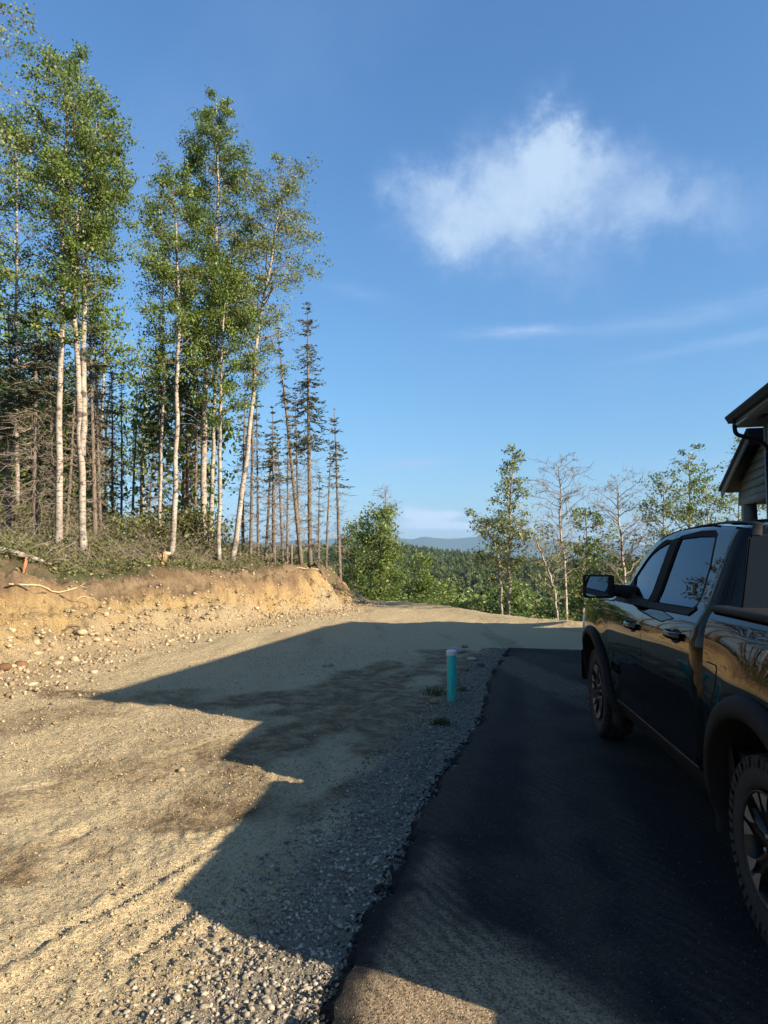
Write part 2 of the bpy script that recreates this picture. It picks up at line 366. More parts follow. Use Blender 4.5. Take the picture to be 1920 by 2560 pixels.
def mat_ground(name, kind):
    m, T, p, out = new_mat(name)
    g = T.node('ShaderNodeNewGeometry'); P = g.outputs['Position']
    n_big = T.noise(P, .55, 5, .6); n_mid = T.noise(P, 3.2, 5, .6); n_fin = T.noise(P, 34, 4, .65); n_pix = T.noise(P, 150, 3, .7)
    p.inputs['Specular IOR Level'].default_value = .25; p.inputs['Roughness'].default_value = .92
    if kind in ('lot', 'bank'):
        # stones set in the surface
        vo = T.node('ShaderNodeTexVoronoi'); vo.feature = 'F1'; vo.inputs['Scale'].default_value = 38; T.put(vo.inputs['Vector'], P)
        vo2 = T.node('ShaderNodeTexVoronoi'); vo2.feature = 'F1'; vo2.inputs['Scale'].default_value = 95; T.put(vo2.inputs['Vector'], P)
        st = T.mapr(vo.outputs['Distance'], .15, .42, 1, 0, True); st2 = T.mapr(vo2.outputs['Distance'], .15, .45, 1, 0, True)
        sx = T.node('ShaderNodeSeparateColor'); T.put(sx.inputs[0], vo.outputs['Color'])
        keep = T.mapr(sx.outputs[0], .35, .45, 0, 1)
        st = T.m('MULTIPLY', st, keep)
        stone_col = T.mix(sx.outputs[1], (.26, .20, .125), (.54, .445, .31))
    if kind == 'lot':
        mp = T.node('ShaderNodeMapping'); T.put(mp.inputs[0], P); mp.inputs['Rotation'].default_value = (0, 0, R(22)); mp.inputs['Scale'].default_value = (1.0, .16, 1)
        tr = T.noise(mp.outputs[0], 1.0, 4, .55, .3)
        lanes = T.attr('dirt'); dirt = T.mapr(tr, .54, .66, 0, .60, True)  # lane mask holds dirt and painted darkening of the shaded lot
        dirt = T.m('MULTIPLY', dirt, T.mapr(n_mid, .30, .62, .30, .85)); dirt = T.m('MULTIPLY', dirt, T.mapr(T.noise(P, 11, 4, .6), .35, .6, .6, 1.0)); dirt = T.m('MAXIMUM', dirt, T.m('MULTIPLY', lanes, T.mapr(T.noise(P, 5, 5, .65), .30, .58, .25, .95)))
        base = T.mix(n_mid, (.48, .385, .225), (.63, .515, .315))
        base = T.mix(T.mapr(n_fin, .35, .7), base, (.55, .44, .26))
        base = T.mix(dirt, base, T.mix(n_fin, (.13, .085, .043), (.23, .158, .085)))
        grey = T.attr('grey')
        base = T.mix(grey, base, T.mix(n_fin, (.17, .15, .115), (.32, .28, .22)))
        cover = T.m('MULTIPLY', st, T.mapr(dirt, 0, 1, .85, .2))
        base = T.mix(cover, base, stone_col)
        # grouser prints of a tracked machine across the compacted lanes
        mp2 = T.node('ShaderNodeMapping'); T.put(mp2.inputs[0], P); mp2.inputs['Rotation'].default_value = (0, 0, R(20))
        wv = T.node('ShaderNodeTexWave'); wv.bands_direction = 'Y'; wv.inputs['Scale'].default_value = 3.4; wv.inputs['Distortion'].default_value = 2.2
        wv.inputs['Detail'].default_value = 2; wv.inputs['Detail Scale'].default_value = 1.6; T.put(wv.inputs['Vector'], mp2.outputs[0])
        wvh = T.m('MULTIPLY', wv.outputs['Fac'], T.m('MULTIPLY', dirt, .5))
        vo3 = T.node('ShaderNodeTexVoronoi'); vo3.feature = 'F1'; vo3.inputs['Scale'].default_value = 15; T.put(vo3.inputs['Vector'], P)
        cl = T.m('MULTIPLY', T.mapr(vo3.outputs['Distance'], .1, .45, 1, 0, True), T.mapr(T.noise(P, 2.0, 3, .6), .45, .62))
        h = T.m('ADD', T.m('ADD', T.m('MULTIPLY', st, .9), T.m('MULTIPLY', st2, .4)), T.m('ADD', T.m('MULTIPLY', n_fin, 1.2), T.m('MULTIPLY', wvh, 1.8)))
        h = T.m('MULTIPLY_ADD', cl, 1.1, T.m('MULTIPLY_ADD', T.noise(P, 13, 3, .6), 1.6, h))
        nb = T.bump(h, .034, 1.0)
        T.put(p.inputs['Normal'], T.bump(n_pix, .007, 1.0, nb))
        T.put(p.inputs['Base Color'], base)
    elif kind == 'bank':
        f = T.attr('bankf'); wob = T.m('MULTIPLY_ADD', T.m('SUBTRACT', n_big, .5), .55, f)
        wob = T.m('MULTIPLY_ADD', T.m('SUBTRACT', n_mid, .5), .22, wob)
        lay = T.ramp(wob, [(0, (.45, .36, .22)), (.3, (.49, .385, .225)), (.45, (.51, .36, .155)), (.60, (.46, .32, .145)), (.72, (.27, .175, .09)), (.80, (.165, .115, .07)), (.88, (.27, .195, .115)), (1, (.14, .095, .055))])
        pale = T.mix(n_fin, (.38, .28, .15), (.56, .43, .25))
        base = T.mix(T.mapr(T.noise(P, 1.15, 5, .65), .42, .62, .0, .50, True), lay, T.mix(.45, lay, pale))
        base = T.mix(T.m('MULTIPLY', st, T.mapr(f, .35, .8, .75, .15)), base, stone_col)
        base = T.mix(1.0, base, (.88, .88, .90), 'MULTIPLY'); T.put(p.inputs['Base Color'], T.mix(T.mapr(n_pix, .3, .7, 0, .4), base, (.16, .105, .055)))
        h = T.m('ADD', T.m('ADD', T.m('MULTIPLY', st, .7), n_fin), T.m('MULTIPLY', n_mid, 2.0))
        T.put(p.inputs['Normal'], T.bump(n_pix, .008, 1.0, T.bump(h, .05, 1.0)))
    elif kind == 'floor':
        base = T.mix(n_mid, (.085, .065, .036), (.16, .115, .065)); base = T.mix(T.mapr(n_big, .45, .62), base, (.06, .075, .028))
        T.put(p.inputs['Base Color'], T.mix(T.mapr(n_fin, .55, .75), base, (.22, .17, .11)))
        T.put(p.inputs['Normal'], T.bump(n_fin, .05, 1.0))
    else:
        base = T.mix(n_mid, (.035, .05, .016), (.075, .085, .03)); T.put(p.inputs['Base Color'], T.mix(T.mapr(n_big, .4, .6), base, (.05, .065, .02)))
        T.put(p.inputs['Normal'], T.bump(n_big, .6, 1.0))
    return m

def build_ground():
    rings = np.concatenate([np.geomspace(.9, 7.5, 205), np.arange(7.56, 28.5, .088), np.geomspace(28.7, 60, 50), np.geomspace(62, 11300, 90)])
    fr = np.linspace(-44, 40, 560); rest = np.linspace(40, 316, 90)[1:-1]
    ang = np.radians(np.concatenate([fr, rest]))
    rr, aa = np.meshgrid(rings, ang, indexing='ij')
    x = rr * np.sin(aa); y = rr * np.cos(aa)
    z = terrain(x, y)
    dP = poly_sd(x, y, PLATEAU); q = -poly_sd(x, y, LOT); dA = poly_sd(x, y, ASPHALT)
    bf = np.clip(dP / WB(y), 0, 1.2)
    # compacted brown lanes where machines turned; more painted in to deepen the lot's shade
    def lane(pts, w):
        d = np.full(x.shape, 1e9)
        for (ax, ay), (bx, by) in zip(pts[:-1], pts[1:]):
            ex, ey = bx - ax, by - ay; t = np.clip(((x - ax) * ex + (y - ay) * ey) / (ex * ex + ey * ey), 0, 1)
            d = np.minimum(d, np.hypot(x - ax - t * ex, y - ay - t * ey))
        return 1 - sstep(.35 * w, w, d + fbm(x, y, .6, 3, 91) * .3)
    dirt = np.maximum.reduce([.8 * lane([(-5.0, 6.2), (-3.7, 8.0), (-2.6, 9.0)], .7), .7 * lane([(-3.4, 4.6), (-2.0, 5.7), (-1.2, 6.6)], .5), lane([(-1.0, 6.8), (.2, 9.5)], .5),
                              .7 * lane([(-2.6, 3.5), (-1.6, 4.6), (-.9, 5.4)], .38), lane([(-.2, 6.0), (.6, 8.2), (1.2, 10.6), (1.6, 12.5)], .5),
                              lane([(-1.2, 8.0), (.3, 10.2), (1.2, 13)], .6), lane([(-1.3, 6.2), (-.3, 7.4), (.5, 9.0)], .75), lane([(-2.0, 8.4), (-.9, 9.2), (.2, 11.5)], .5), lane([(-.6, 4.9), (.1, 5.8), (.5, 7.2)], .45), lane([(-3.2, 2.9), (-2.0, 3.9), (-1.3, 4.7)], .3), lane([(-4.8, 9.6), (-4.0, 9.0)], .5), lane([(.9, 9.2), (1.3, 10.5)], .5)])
    strip = np.interp(y, [0, 2.6, 5, 8, 11, 13.5], [.9, .72, .62, .62, .5, .35]) * (1 + .35 * fbm(x, y, .8, 2, 95))
    grey = (1 - sstep(strip * .6, strip, -dA)) * (y < 13.6) * (y > -9)
    reg = np.where(dP > 0.0, np.where(bf > 1.02, 2, 1), 0); reg = np.where((q > .15), 3, reg)
    n, mcols = x.shape
    idx = np.arange(n * mcols).reshape(n, mcols)
    a = idx[:-1]; b = idx[1:]
    quads = np.stack([a, np.roll(a, -1, 1), np.roll(b, -1, 1), b], -1).reshape(-1, 4)[:, ::-1]
    co = np.stack([x, y, z], -1).reshape(-1, 3)
    fr_ = np.sort(reg.ravel()[quads], axis=1)[:, 1]
    names = [('gravel_lot', 'lot'), ('earth_bank', 'bank'), ('forest_floor', 'floor'), ('hillside', 'hill')]
    for k, (nm, kd) in enumerate(names):
        qs = quads[fr_ == k]; used, inv = np.unique(qs, return_inverse=True)
        mb = MB(); v = co[used]; qd = inv.reshape(-1, 4); tr = None
        if k == 0:                                   # close the disc under the camera
            c = len(v); inner = [int(np.searchsorted(used, i)) for i in idx[0]]
            v = np.vstack([v, [(0, 0, -.1)]]); tr = [(inner[i], c, inner[(i + 1) % len(inner)]) for i in range(len(inner))]
        mb.add(v, tris=tr, quads=qd)
        me = mb.mesh(nm, smooth=True)
        def put(an, arr, extra=0.0):
            at = me.attributes.new(an, 'FLOAT', 'POINT'); s_ = arr.ravel()[used]
            if k == 0: s_ = np.append(s_, extra)
            at.data.foreach_set('value', s_.astype(np.float32))
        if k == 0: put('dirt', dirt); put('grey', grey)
        if k == 1: put('bankf', bf)
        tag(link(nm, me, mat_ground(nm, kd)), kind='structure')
build_ground()

def inner_grid(poly, step, jitter=.25, margin=.5):
    xs = [p[0] for p in poly]; ys = [p[1] for p in poly]
    gx, gy = np.meshgrid(np.arange(min(xs), max(xs), step), np.arange(min(ys), max(ys), step))
    gx = gx + (np.random.RandomState(3).rand(*gx.shape) - .5) * jitter * step; gy = gy + (np.random.RandomState(4).rand(*gy.shape) - .5) * jitter * step
    k = poly_sd(gx, gy, poly) > margin * step
    return np.stack([gx[k], gy[k]], -1)
def dense(poly, step, closed=True):
    out = []
    n = len(poly)
    for i in range(n if closed else n - 1):
        a = np.array(poly[i], float); b = np.array(poly[(i + 1) % n], float); m = max(1, int(np.ceil(np.linalg.norm(b - a) / step)))
        for k in range(m): out.append(a + (b - a) * k / m)
    if not closed: out.append(np.array(poly[-1], float))
    return np.array(out)
def cdt(outline, holes, pts):
    """triangles of a polygon with holes and inner points"""
    V = [Vector(p) for p in outline]; E = [(i, (i + 1) % len(outline)) for i in range(len(outline))]
    for h in holes:
        o = len(V); V += [Vector(p) for p in h]; E += [(o + i, o + (i + 1) % len(h)) for i in range(len(h))]
    V += [Vector(p) for p in pts]
    v, e, f, *_ = delaunay_2d_cdt(V, E, [], 0, 1e-6)
    v = np.array([(p.x, p.y) for p in v]); f = np.array([t for t in f if len(t) == 3])
    c = v[f].mean(1); ok = poly_sd(c[:, 0], c[:, 1], outline) > 0
    for h in holes: ok &= poly_sd(c[:, 0], c[:, 1], h) < 0
    return v, f[ok]

def mat_asphalt():
    m, T, p, out = new_mat('asphalt')
    P = T.node('ShaderNodeNewGeometry').outputs['Position']
    n1 = T.noise(P, .8, 4, .6); n2 = T.noise(P, 6, 5, .6); n3 = T.noise(P, 160, 3, .7)
    vo = T.node('ShaderNodeTexVoronoi'); vo.inputs['Scale'].default_value = 110; T.put(vo.inputs['Vector'], P)
    sp = T.node('ShaderNodeSeparateColor'); T.put(sp.inputs[0], vo.outputs['Color'])
    agg = T.mapr(vo.outputs['Distance'], .1, .5, 1, 0)
    dust = T.attr('dust')
    mp = T.node('ShaderNodeMapping'); T.put(mp.inputs[0], P); mp.inputs['Rotation'].default_value = (0, 0, R(-28))
    wv = T.node('ShaderNodeTexWave'); wv.bands_direction = 'X'; wv.inputs['Scale'].default_value = 4.2; wv.inputs['Distortion'].default_value = 4.5; wv.inputs['Detail'].default_value = 2
    T.put(wv.inputs['Vector'], mp.outputs[0])
    tread = T.m('MULTIPLY', T.mapr(wv.outputs['Fac'], .35, .7, 0, 1, True), T.attr('tread'))
    d = T.m('MULTIPLY', dust, T.mapr(n2, .3, .6, .75, 1.0)); d = T.m('MULTIPLY', d, T.mapr(T.m('MULTIPLY', wv.outputs['Fac'], T.mapr(n1, .35, .6)), .2, .8, 1.0, .50))
    d = T.m('MAXIMUM', d, T.m('MULTIPLY', tread, .5))
    black = T.mix(sp.outputs[0], (.006, .0065, .0075), (.020, .021, .023))
    black = T.mix(T.mapr(n2, .45, .8, 0, .30), black, (.022, .022, .022))
    spk = T.m('MULTIPLY', T.mapr(sp.outputs[1], .972, .98), agg)
    col = T.mix(d, black, T.mix(sp.outputs[2], (.14, .10, .058), (.46, .35, .22)))
    T.put(p.inputs['Base Color'], T.mix(T.m('MULTIPLY', spk, .7), col, (.35, .33, .29)))
    p.inputs['Roughness'].default_value = .85; p.inputs['Specular IOR Level'].default_value = .12
    h = T.m('ADD', agg, T.m('MULTIPLY', n3, .8))
    h = T.m('MULTIPLY_ADD', T.m('MULTIPLY', wv.outputs['Fac'], d), .6, h)
    T.put(p.inputs['Normal'], T.bump(h, .006, .9))
    return m
MAT_ASPHALT = mat_asphalt()
def build_asphalt():
    left = dense(path_smooth(ASPHALT_L, 60), .03, closed=False)
    nx = np.gradient(left, axis=0); nx = np.stack([-nx[:, 1], nx[:, 0]], -1); nx /= np.linalg.norm(nx, axis=1)[:, None]
    left = left + nx * (fbm(left[:, 0], left[:, 1], .35, 4, 7) * .055)[:, None]
    rest = dense(ASPHALT[len(ASPHALT_L) - 1:] + [ASPHALT[0]], .12, closed=False)[1:-1]
    rest = rest + np.stack([fbm(rest[:, 0], rest[:, 1], .3, 3, 8), fbm(rest[:, 0], rest[:, 1], .3, 3, 9)], -1) * .025
    out = np.vstack([left, rest])
    pts = np.vstack([inner_grid([tuple(p) for p in out], .13), left[(left[:, 1] > 1)] + np.array([.07, .01]), left[(left[:, 1] > 1)] + np.array([.14, .02])]); pts = pts[poly_sd(pts[:, 0], pts[:, 1], [tuple(p) for p in out]) > .02]
    v, f = cdt([tuple(p) for p in out], [], [tuple(p) for p in pts])
    d = poly_sd(v[:, 0], v[:, 1], [tuple(p) for p in out])
    z = .004 * fbm(v[:, 0], v[:, 1], .9, 3, 5) - .012 * (1 - sstep(0, .10, np.abs(d)))
    mb = MB(); mb.add(np.column_stack([v, z]), tris=f)
    n = len(out); nn = np.gradient(np.vstack([out[-1:], out, out[:1]]), axis=0)[1:-1]; nn = np.stack([-nn[:, 1], nn[:, 0]], -1); nn /= np.linalg.norm(nn, axis=1)[:, None] + 1e-9
    zo = np.full(n, -.012)
    ring = [np.column_stack([out, zo]), np.column_stack([out + nn * .035 + nn * (.03 * fbm(out[:, 0] * 3, out[:, 1] * 3, .2, 2, 12))[:, None], zo - .035]), np.column_stack([out + nn * .07, zo - .075])]
    mb.grid(np.array(ring), closed=True)
    me = mb.mesh('asphalt', smooth=True)
    co = np.empty(len(me.vertices) * 3, np.float32); me.vertices.foreach_get('co', co); co = co.reshape(-1, 3); x, y = co[:, 0], co[:, 1]
    # tan dust tracked onto the near end, and one tread print further on
    dustpoly = [(-.75, -9), (-.25, 1.5), (-.14, 2.7), (.12, 3.9), (.25, 4.7), (.36, 4.6), (.40, 3.9), (.48, 3.4), (.74, 2.94), (1.08, 2.45), (1.5, 1.8), (1.6, -9)]
    dd = poly_sd(x, y, dustpoly) + .10 * fbm(x, y, .5, 3, 14)
    dust = sstep(-.08, .16, dd) * (1.0 - .52 * sstep(2.7, 3.6, y))
    dust = np.maximum(dust, .10 * sstep(.1, .6, fbm(x, y, 1.2, 4, 15)))
    dust = dust * sstep(.03, .13, poly_sd(x, y, [tuple(p) for p in out]) + .03 * fbm(x, y, .12, 2, 16))
    def lane(pts, w):
        d = np.full(x.shape, 1e9)
        for (ax, ay), (bx, by) in zip(pts[:-1], pts[1:]):
            ex, ey = bx - ax, by - ay; t = np.clip(((x - ax) * ex + (y - ay) * ey) / (ex * ex + ey * ey), 0, 1)
            d = np.minimum(d, np.hypot(x - ax - t * ex, y - ay - t * ey))
        return 1 - sstep(.6 * w, w, d)
    tread = np.maximum(lane([(1.95, 11.9), (2.2, 10.2), (2.45, 9.0)], .42), .7 * lane([(2.3, 8.6), (2.6, 7.6)], .25))
    dust = np.maximum.reduce([dust, .13 * lane([(.75, 2.3), (1.05, 4.2), (1.5, 6.6), (2.0, 9.2)], .2), .10 * lane([(.35, 4.6), (.95, 6.9), (1.7, 10.4)], .2), .10 * lane([(1.3, 2.6), (1.45, 4.4), (1.75, 6.4)], .2)])
    for an, arr in (('dust', dust), ('tread', tread)):
        at_ = me.attributes.new(an, 'FLOAT', 'POINT'); at_.data.foreach_set('value', arr.astype(np.float32))
    tag(link('asphalt_driveway', me, MAT_ASPHALT), kind='structure')
build_asphalt()

# ------------------------------------------------------------------ stones
def ico(sub=1):
    bm = bmesh.new(); bmesh.ops.create_icosphere(bm, subdivisions=sub, radius=1)
    v = np.array([tuple(p.co) for p in bm.verts]); f = np.array([[q.index for q in t.verts] for t in bm.faces]); bm.free(); return v, f
ICO1, ICO2 = ico(1), ico(2)
OCT = (np.array([(1, 0, 0), (-1, 0, 0), (0, 1, 0), (0, -1, 0), (.3, .2, 1), (-.2, -.3, 1), (0, 0, -1)], float), np.array([(0, 2, 4), (2, 1, 5), (2, 5, 4), (1, 3, 5), (3, 0, 4), (3, 4, 5), (2, 0, 6), (1, 2, 6), (3, 1, 6), (0, 3, 6)]))
def mat_stone(name, c0, c1, c2):
    m, T, p, out = new_mat(name)
    t = T.attr('tint'); col = T.ramp(t, [(0, c0), (.5, c1), (1, c2)])
    n = T.noise(T.node('ShaderNodeNewGeometry').outputs['Position'], 60, 4, .6)
    T.put(p.inputs['Base Color'], T.mix(T.mapr(n, .3, .7, 0, .35), col, tuple(.55 * x for x in c0)))
    p.inputs['Roughness'].default_value = .88; p.inputs['Specular IOR Level'].default_value = .25
    T.put(p.inputs['Normal'], T.bump(n, .004, .6))
    return m
def scatter(name, pts, size, mat, seed, kind='stuff', label=None, flat=.62, sink=.25, base=None):
    rs = np.random.RandomState(seed); bv, bf = base or ICO1; k = len(pts)
    V = np.repeat(bv[None], k, 0) * (1 + (rs.rand(k, len(bv), 1) - .5) * .95)
    V = V * (np.array([1, .8, flat]) * (1 + (rs.rand(k, 1, 3) - .5) * .5))
    a = rs.rand(k) * 2 * PI; b = (rs.rand(k) - .5) * 1.0
    x, y, z = V[..., 0], V[..., 1], V[..., 2]
    y2 = y * np.cos(b)[:, None] - z * np.sin(b)[:, None]; z2 = y * np.sin(b)[:, None] + z * np.cos(b)[:, None]
    V = np.stack([x * np.cos(a)[:, None] - y2 * np.sin(a)[:, None], x * np.sin(a)[:, None] + y2 * np.cos(a)[:, None], z2], -1)
    V = V * size[:, None, None] + pts[:, None, :] + np.array([0, 0, 1]) * (size * flat * (1 - 2 * sink))[:, None, None]
    mb = MB(); F = (bf[None] + np.arange(k)[:, None, None] * len(bv)).reshape(-1, 3)
    mb.add(V.reshape(-1, 3), tris=F, tint=np.repeat(rs.rand(k), len(bv)))
    o = mb.obj(name, mat, attr='tint')
    return tag(o, label, name.replace('_', ' '), kind=kind)
M_GRAV = mat_stone('crushed_stone', (.11, .097, .075), (.25, .22, .17), (.44, .39, .315))
M_PEB = mat_stone('tan_pebble', (.22, .16, .09), (.36, .28, .17), (.50, .41, .28))
M_BSTONE = mat_stone('bank_stone', (.20, .145, .085), (.34, .26, .16), (.50, .41, .28))
M_TAR = mat_stone('tar_crumb', (.008, .008, .009), (.016, .016, .017), (.035, .034, .032))
def edge_x(y): 
    a = path_smooth(ASPHALT_L, 200); return np.interp(y, a[:, 1], a[:, 0])
def build_gravel():
    rs = np.random.RandomState(1)
    # crushed rock along the drive
    n = 24000
    y = 1.2 + (rs.rand(n) ** 1.35) * 12.3; w = np.interp(y, [0, 2.6, 5, 8, 11, 13.5], [.9, .75, .68, .66, .55, .4])
    off = rs.rand(n) ** 1.1 * w * 1.15; x = edge_x(y) - .05 - off
    keep = rs.rand(n) > .55 * sstep(.55, 1.1, off / w); x, y = x[keep], y[keep]
    size = (.0055 + .0130 * rs.rand(len(x)) ** 2.6) * np.interp(y, [2, 3.6, 6], [.84, .90, .92]); size *= np.where(rs.rand(len(x)) < .04, 1.5, 1)
    zg = terrain(x, y); nr = y < 4.6
    scatter('gravel', np.column_stack([x, y, zg])[nr], size[nr], M_GRAV, 2, label='grey crushed stone strewn along the near edge of the asphalt')
    scatter('gravel', np.column_stack([x, y, zg])[~nr], size[~nr], M_GRAV, 6, base=OCT, label='grey crushed stone strewn along the far edge of the asphalt past the pipe')
    # loose pebbles over the lot
    n = 78000
    r = 1.6 * (14 / 1.6) ** rs.rand(n); a = np.radians(-38 + 60 * rs.rand(n)); x = r * np.sin(a); y = r * np.cos(a)
    clump = fbm(x, y, .9, 3, 33); k = (poly_sd(x, y, ASPHALT) < -.3) & (poly_sd(x, y, PLATEAU) < .2) & (clump + rs.rand(n) * 1.1 > .22)
    x, y, r = x[k], y[k], r[k]; size = (.0028 + .0060 * rs.rand(len(x)) ** 6) * np.clip(r / 4, .85, 1.8); size *= 1 + .7 * np.exp(-(((x + 1.3) / .7) ** 2 + ((y - 3.3) / .8) ** 2))
    scatter('pebbles', np.column_stack([x, y, terrain(x, y)]), size, M_PEB, 3, base=OCT, label='tan pebbles and grit scattered over the graded dirt lot')
    # stones washed out of the bank
    n = 12000
    t = rs.rand(n); toe = np.array([p for p in TOE if 1 < p[1] < 28]); cum = np.concatenate([[0], np.cumsum(np.linalg.norm(np.diff(toe, axis=0), axis=1))])
    t = t ** .8 * cum[-1]; bx = np.interp(t, cum, toe[:, 0]); by = np.interp(t, cum, toe[:, 1])
    i = np.clip(np.searchsorted(cum, t) - 1, 0, len(toe) - 2); e = toe[i + 1] - toe[i]; e = e / np.linalg.norm(e, axis=1)[:, None]; nrm = np.stack([-e[:, 1], e[:, 0]], -1)
    off = np.where(rs.rand(n) < .78, rs.normal(.55, .65, n), rs.uniform(-.3, 3.0, n)); x = bx + nrm[:, 0] * off; y = by + nrm[:, 1] * off
    size = .010 + .048 * rs.rand(n) ** 4.5
    scatter('rubble', np.column_stack([x, y, terrain(x, y)]), size, M_BSTONE, 4, base=OCT, label='loose tan stones washed out along the foot of the cut bank')
    # crumbs of the asphalt's raw edge
    n = 2600
    y = 1.3 + rs.rand(n) ** 1.3 * 12; x = edge_x(y) + rs.normal(-.03, .035, n)
    scatter('asphalt_crumbs', np.column_stack([x, y, terrain(x, y) + .012]), .005 + .011 * rs.rand(n) ** 2, M_TAR, 5, label='black crumbs broken from the raw edge of the asphalt')
build_gravel()

def rock(name, loc, size, label, group, mat, seed, flat=.6, rot=None, tint=None):
    rs = np.random.RandomState(seed); v, f = ICO2
    d = 1 + .34 * np.array([vnoise(np.array([p[0] * 1.7 + seed]), np.array([p[1] * 1.7 + p[2] * 2.3]), seed)[0] for p in v]) * 1.6
    v = v * d[:, None]; v = np.sign(v) * np.abs(v) ** .85
    v = v * np.array([1, .75 + .3 * rs.rand(), flat]) * size
    a = rs.rand() * 6.28 if rot is None else rot
    v = np.column_stack([v[:, 0] * math.cos(a) - v[:, 1] * math.sin(a), v[:, 0] * math.sin(a) + v[:, 1] * math.cos(a), v[:, 2]])
    mb = MB(); mb.add(v, tris=f, tint=rs.rand() if tint is None else tint)
    o = mb.obj(name, mat, attr='tint', smooth=False); o.location = (loc[0], loc[1], loc[2] + size * flat * .45)
    return tag(o, label, 'stone', group)
M_RED = mat_stone('rust_stone', (.14, .075, .04), (.20, .11, .06), (.26, .15, .085))
def build_rocks():
    Z = 440 / 1659.0
    z7 = lambda x, y: (x * Z, 1340 + y * Z)
    special = [(z7(195, 1250), .105, 'rust brown angular stone at the foot of the bank, the larger of the two', M_RED), (z7(45, 1240), .10, 'rust brown angular stone at the very edge of the picture below the bank', M_RED),
               (z7(770, 975), .105, 'largest pale stone on the lower bank with a root arching beside it', M_BSTONE), (z7(905, 1010), .08, 'rounded pale stone just right of the largest stone on the bank', M_BSTONE),
               (z7(350, 1130), .095, 'flat pale stone low on the bank below a tilted one', M_BSTONE), (z7(340, 1035), .085, 'tilted pale stone with a dark side low on the bank', M_BSTONE),
               (z7(698, 1180), .085, 'pale round stone in the row at the toe of the bank', M_BSTONE), (z7(540, 1210), .09, 'flat pale stone lying apart at the toe of the bank', M_BSTONE),
               (z7(1000, 782), .06, 'single pale oval stone midway up the bank', M_BSTONE), (z7(170, 385), .08, 'pale stone on the crest of the bank below the orange stake', M_BSTONE),
               (z7(300, 1410), .085, 'flat pale stone lying out on the lot in front of the rust brown stones', M_BSTONE), (z7(100, 920), .085, 'broad pale stone high among the talus near the picture edge', M_BSTONE),
               (z7(865, 325), .06, 'tan stone on the crest beside the brush', M_BSTONE), (z7(520, 345), .09, 'long flat pale stone lying along the crest', M_BSTONE),
               ((985 * K, 1408 * K), .17, 'long flat grey stone lying behind the teal pipe', M_GRAV), ((1004 * K, 1400 * K), .085, 'small grey stone behind the long flat stone past the pipe', M_GRAV),
               ((1020 * K, 1426 * K), .09, 'rounded grey stone right of the long flat stone past the pipe', M_GRAV), ((1004 * K, 1448 * K), .085, 'squat grey stone between teal pipe and asphalt', M_GRAV),
               ((1038 * K, 1438 * K), .07, 'pale grey stone nearest the asphalt beyond the pipe', M_GRAV), ((938 * K, 1519 * K), .07, 'pale knobbly stone at the left of the pipe base', M_PEB),
               ((708 * K, 1440 * K), .09, 'lone flat stone in the shaded lot left of the pipe', M_GRAV), ((392 * K, 1662 * K), .035, 'lone pale stone on the sunlit lot in front of the shadow tip', M_PEB),
               ((880 * K, 1460 * K), .05, 'small stone in the shaded lot left of the pipe top', M_GRAV)]
    for i, ((px, py), sz_, lab, mt) in enumerate(special):
        h = ray_hit(px, py, 3.0, 40) or (0, 0, 0)
        flat = .38 if 'flat' in lab else .62
        if h[1]: rock('stone', (h[0], h[1], tz(h[0], h[1])), sz_, lab, None, mt, 100 + i, flat, tint=.75 if mt is M_BSTONE else None)
    rs = random.Random(5); n = 0
    while n < 60:
        px = rs.uniform(0, 760); py = rs.uniform(1450, 1700)
        h = ray_hit(px, py, 5, 30)
        if not h: continue
        d = float(poly_sd(np.array([h[0]]), np.array([h[1]]), PLATEAU)[0])
        if -.5 < d < 2.0 and rs.random() < math.exp(-((d - .35) / .7) ** 2):
            rock('stone', (h[0], h[1], tz(h[0], h[1])), rs.uniform(.035, .07), 'fist sized pale stone among many on the foot of the cut bank', 'stones on the foot of the bank', M_BSTONE, 300 + n, rs.uniform(.5, .75), tint=rs.uniform(.4, 1)); n += 1
build_rocks()
# ------------------------------------------------------------------ trees
def mat_leaf(name, c0, c1, c2, trans=.3, rough=.5):
    m, T, p, out = new_mat(name)
    oi = T.node('ShaderNodeObjectInfo').outputs['Random']
    t = T.m('MULTIPLY_ADD', T.m('SUBTRACT', oi, .5), .25, T.attr('tint'))
    col = T.ramp(t, [(0, c0), (.5, c1), (1, c2)])
    T.put(p.inputs['Base Color'], col); p.inputs['Roughness'].default_value = rough; p.inputs['Specular IOR Level'].default_value = .4
    tr = T.node('ShaderNodeBsdfTranslucent'); T.put(tr.inputs[0], T.mix(.4, col, (c2[0] * 1.1, c2[1] * 1.2, c2[2] * .6)))
    mx = T.node('ShaderNodeMixShader'); mx.inputs[0].default_value = trans
    m.node_tree.links.new(p.outputs[0], mx.inputs[1]); m.node_tree.links.new(tr.outputs[0], mx.inputs[2]); m.node_tree.links.new(mx.outputs[0], out.inputs[0])
    return m
M_BIRCHLEAF = mat_leaf('birch_leaf', (.050, .086, .016), (.112, .168, .032), (.205, .260, .066))
M_BRIGHT = mat_leaf('willow_leaf', (.08, .125, .018), (.15, .21, .034), (.24, .285, .07))
M_PALE = mat_leaf('pale_birch_leaf', (.09, .12, .035), (.16, .195, .06), (.24, .26, .10))
M_NEEDLE = mat_leaf('spruce_needle', (.018, .030, .012), (.040, .052, .020), (.072, .080, .036), .12, .6)
M_SHRUB = mat_leaf('shrub_leaf', (.055, .07, .018), (.105, .12, .034), (.175, .18, .065), .25)
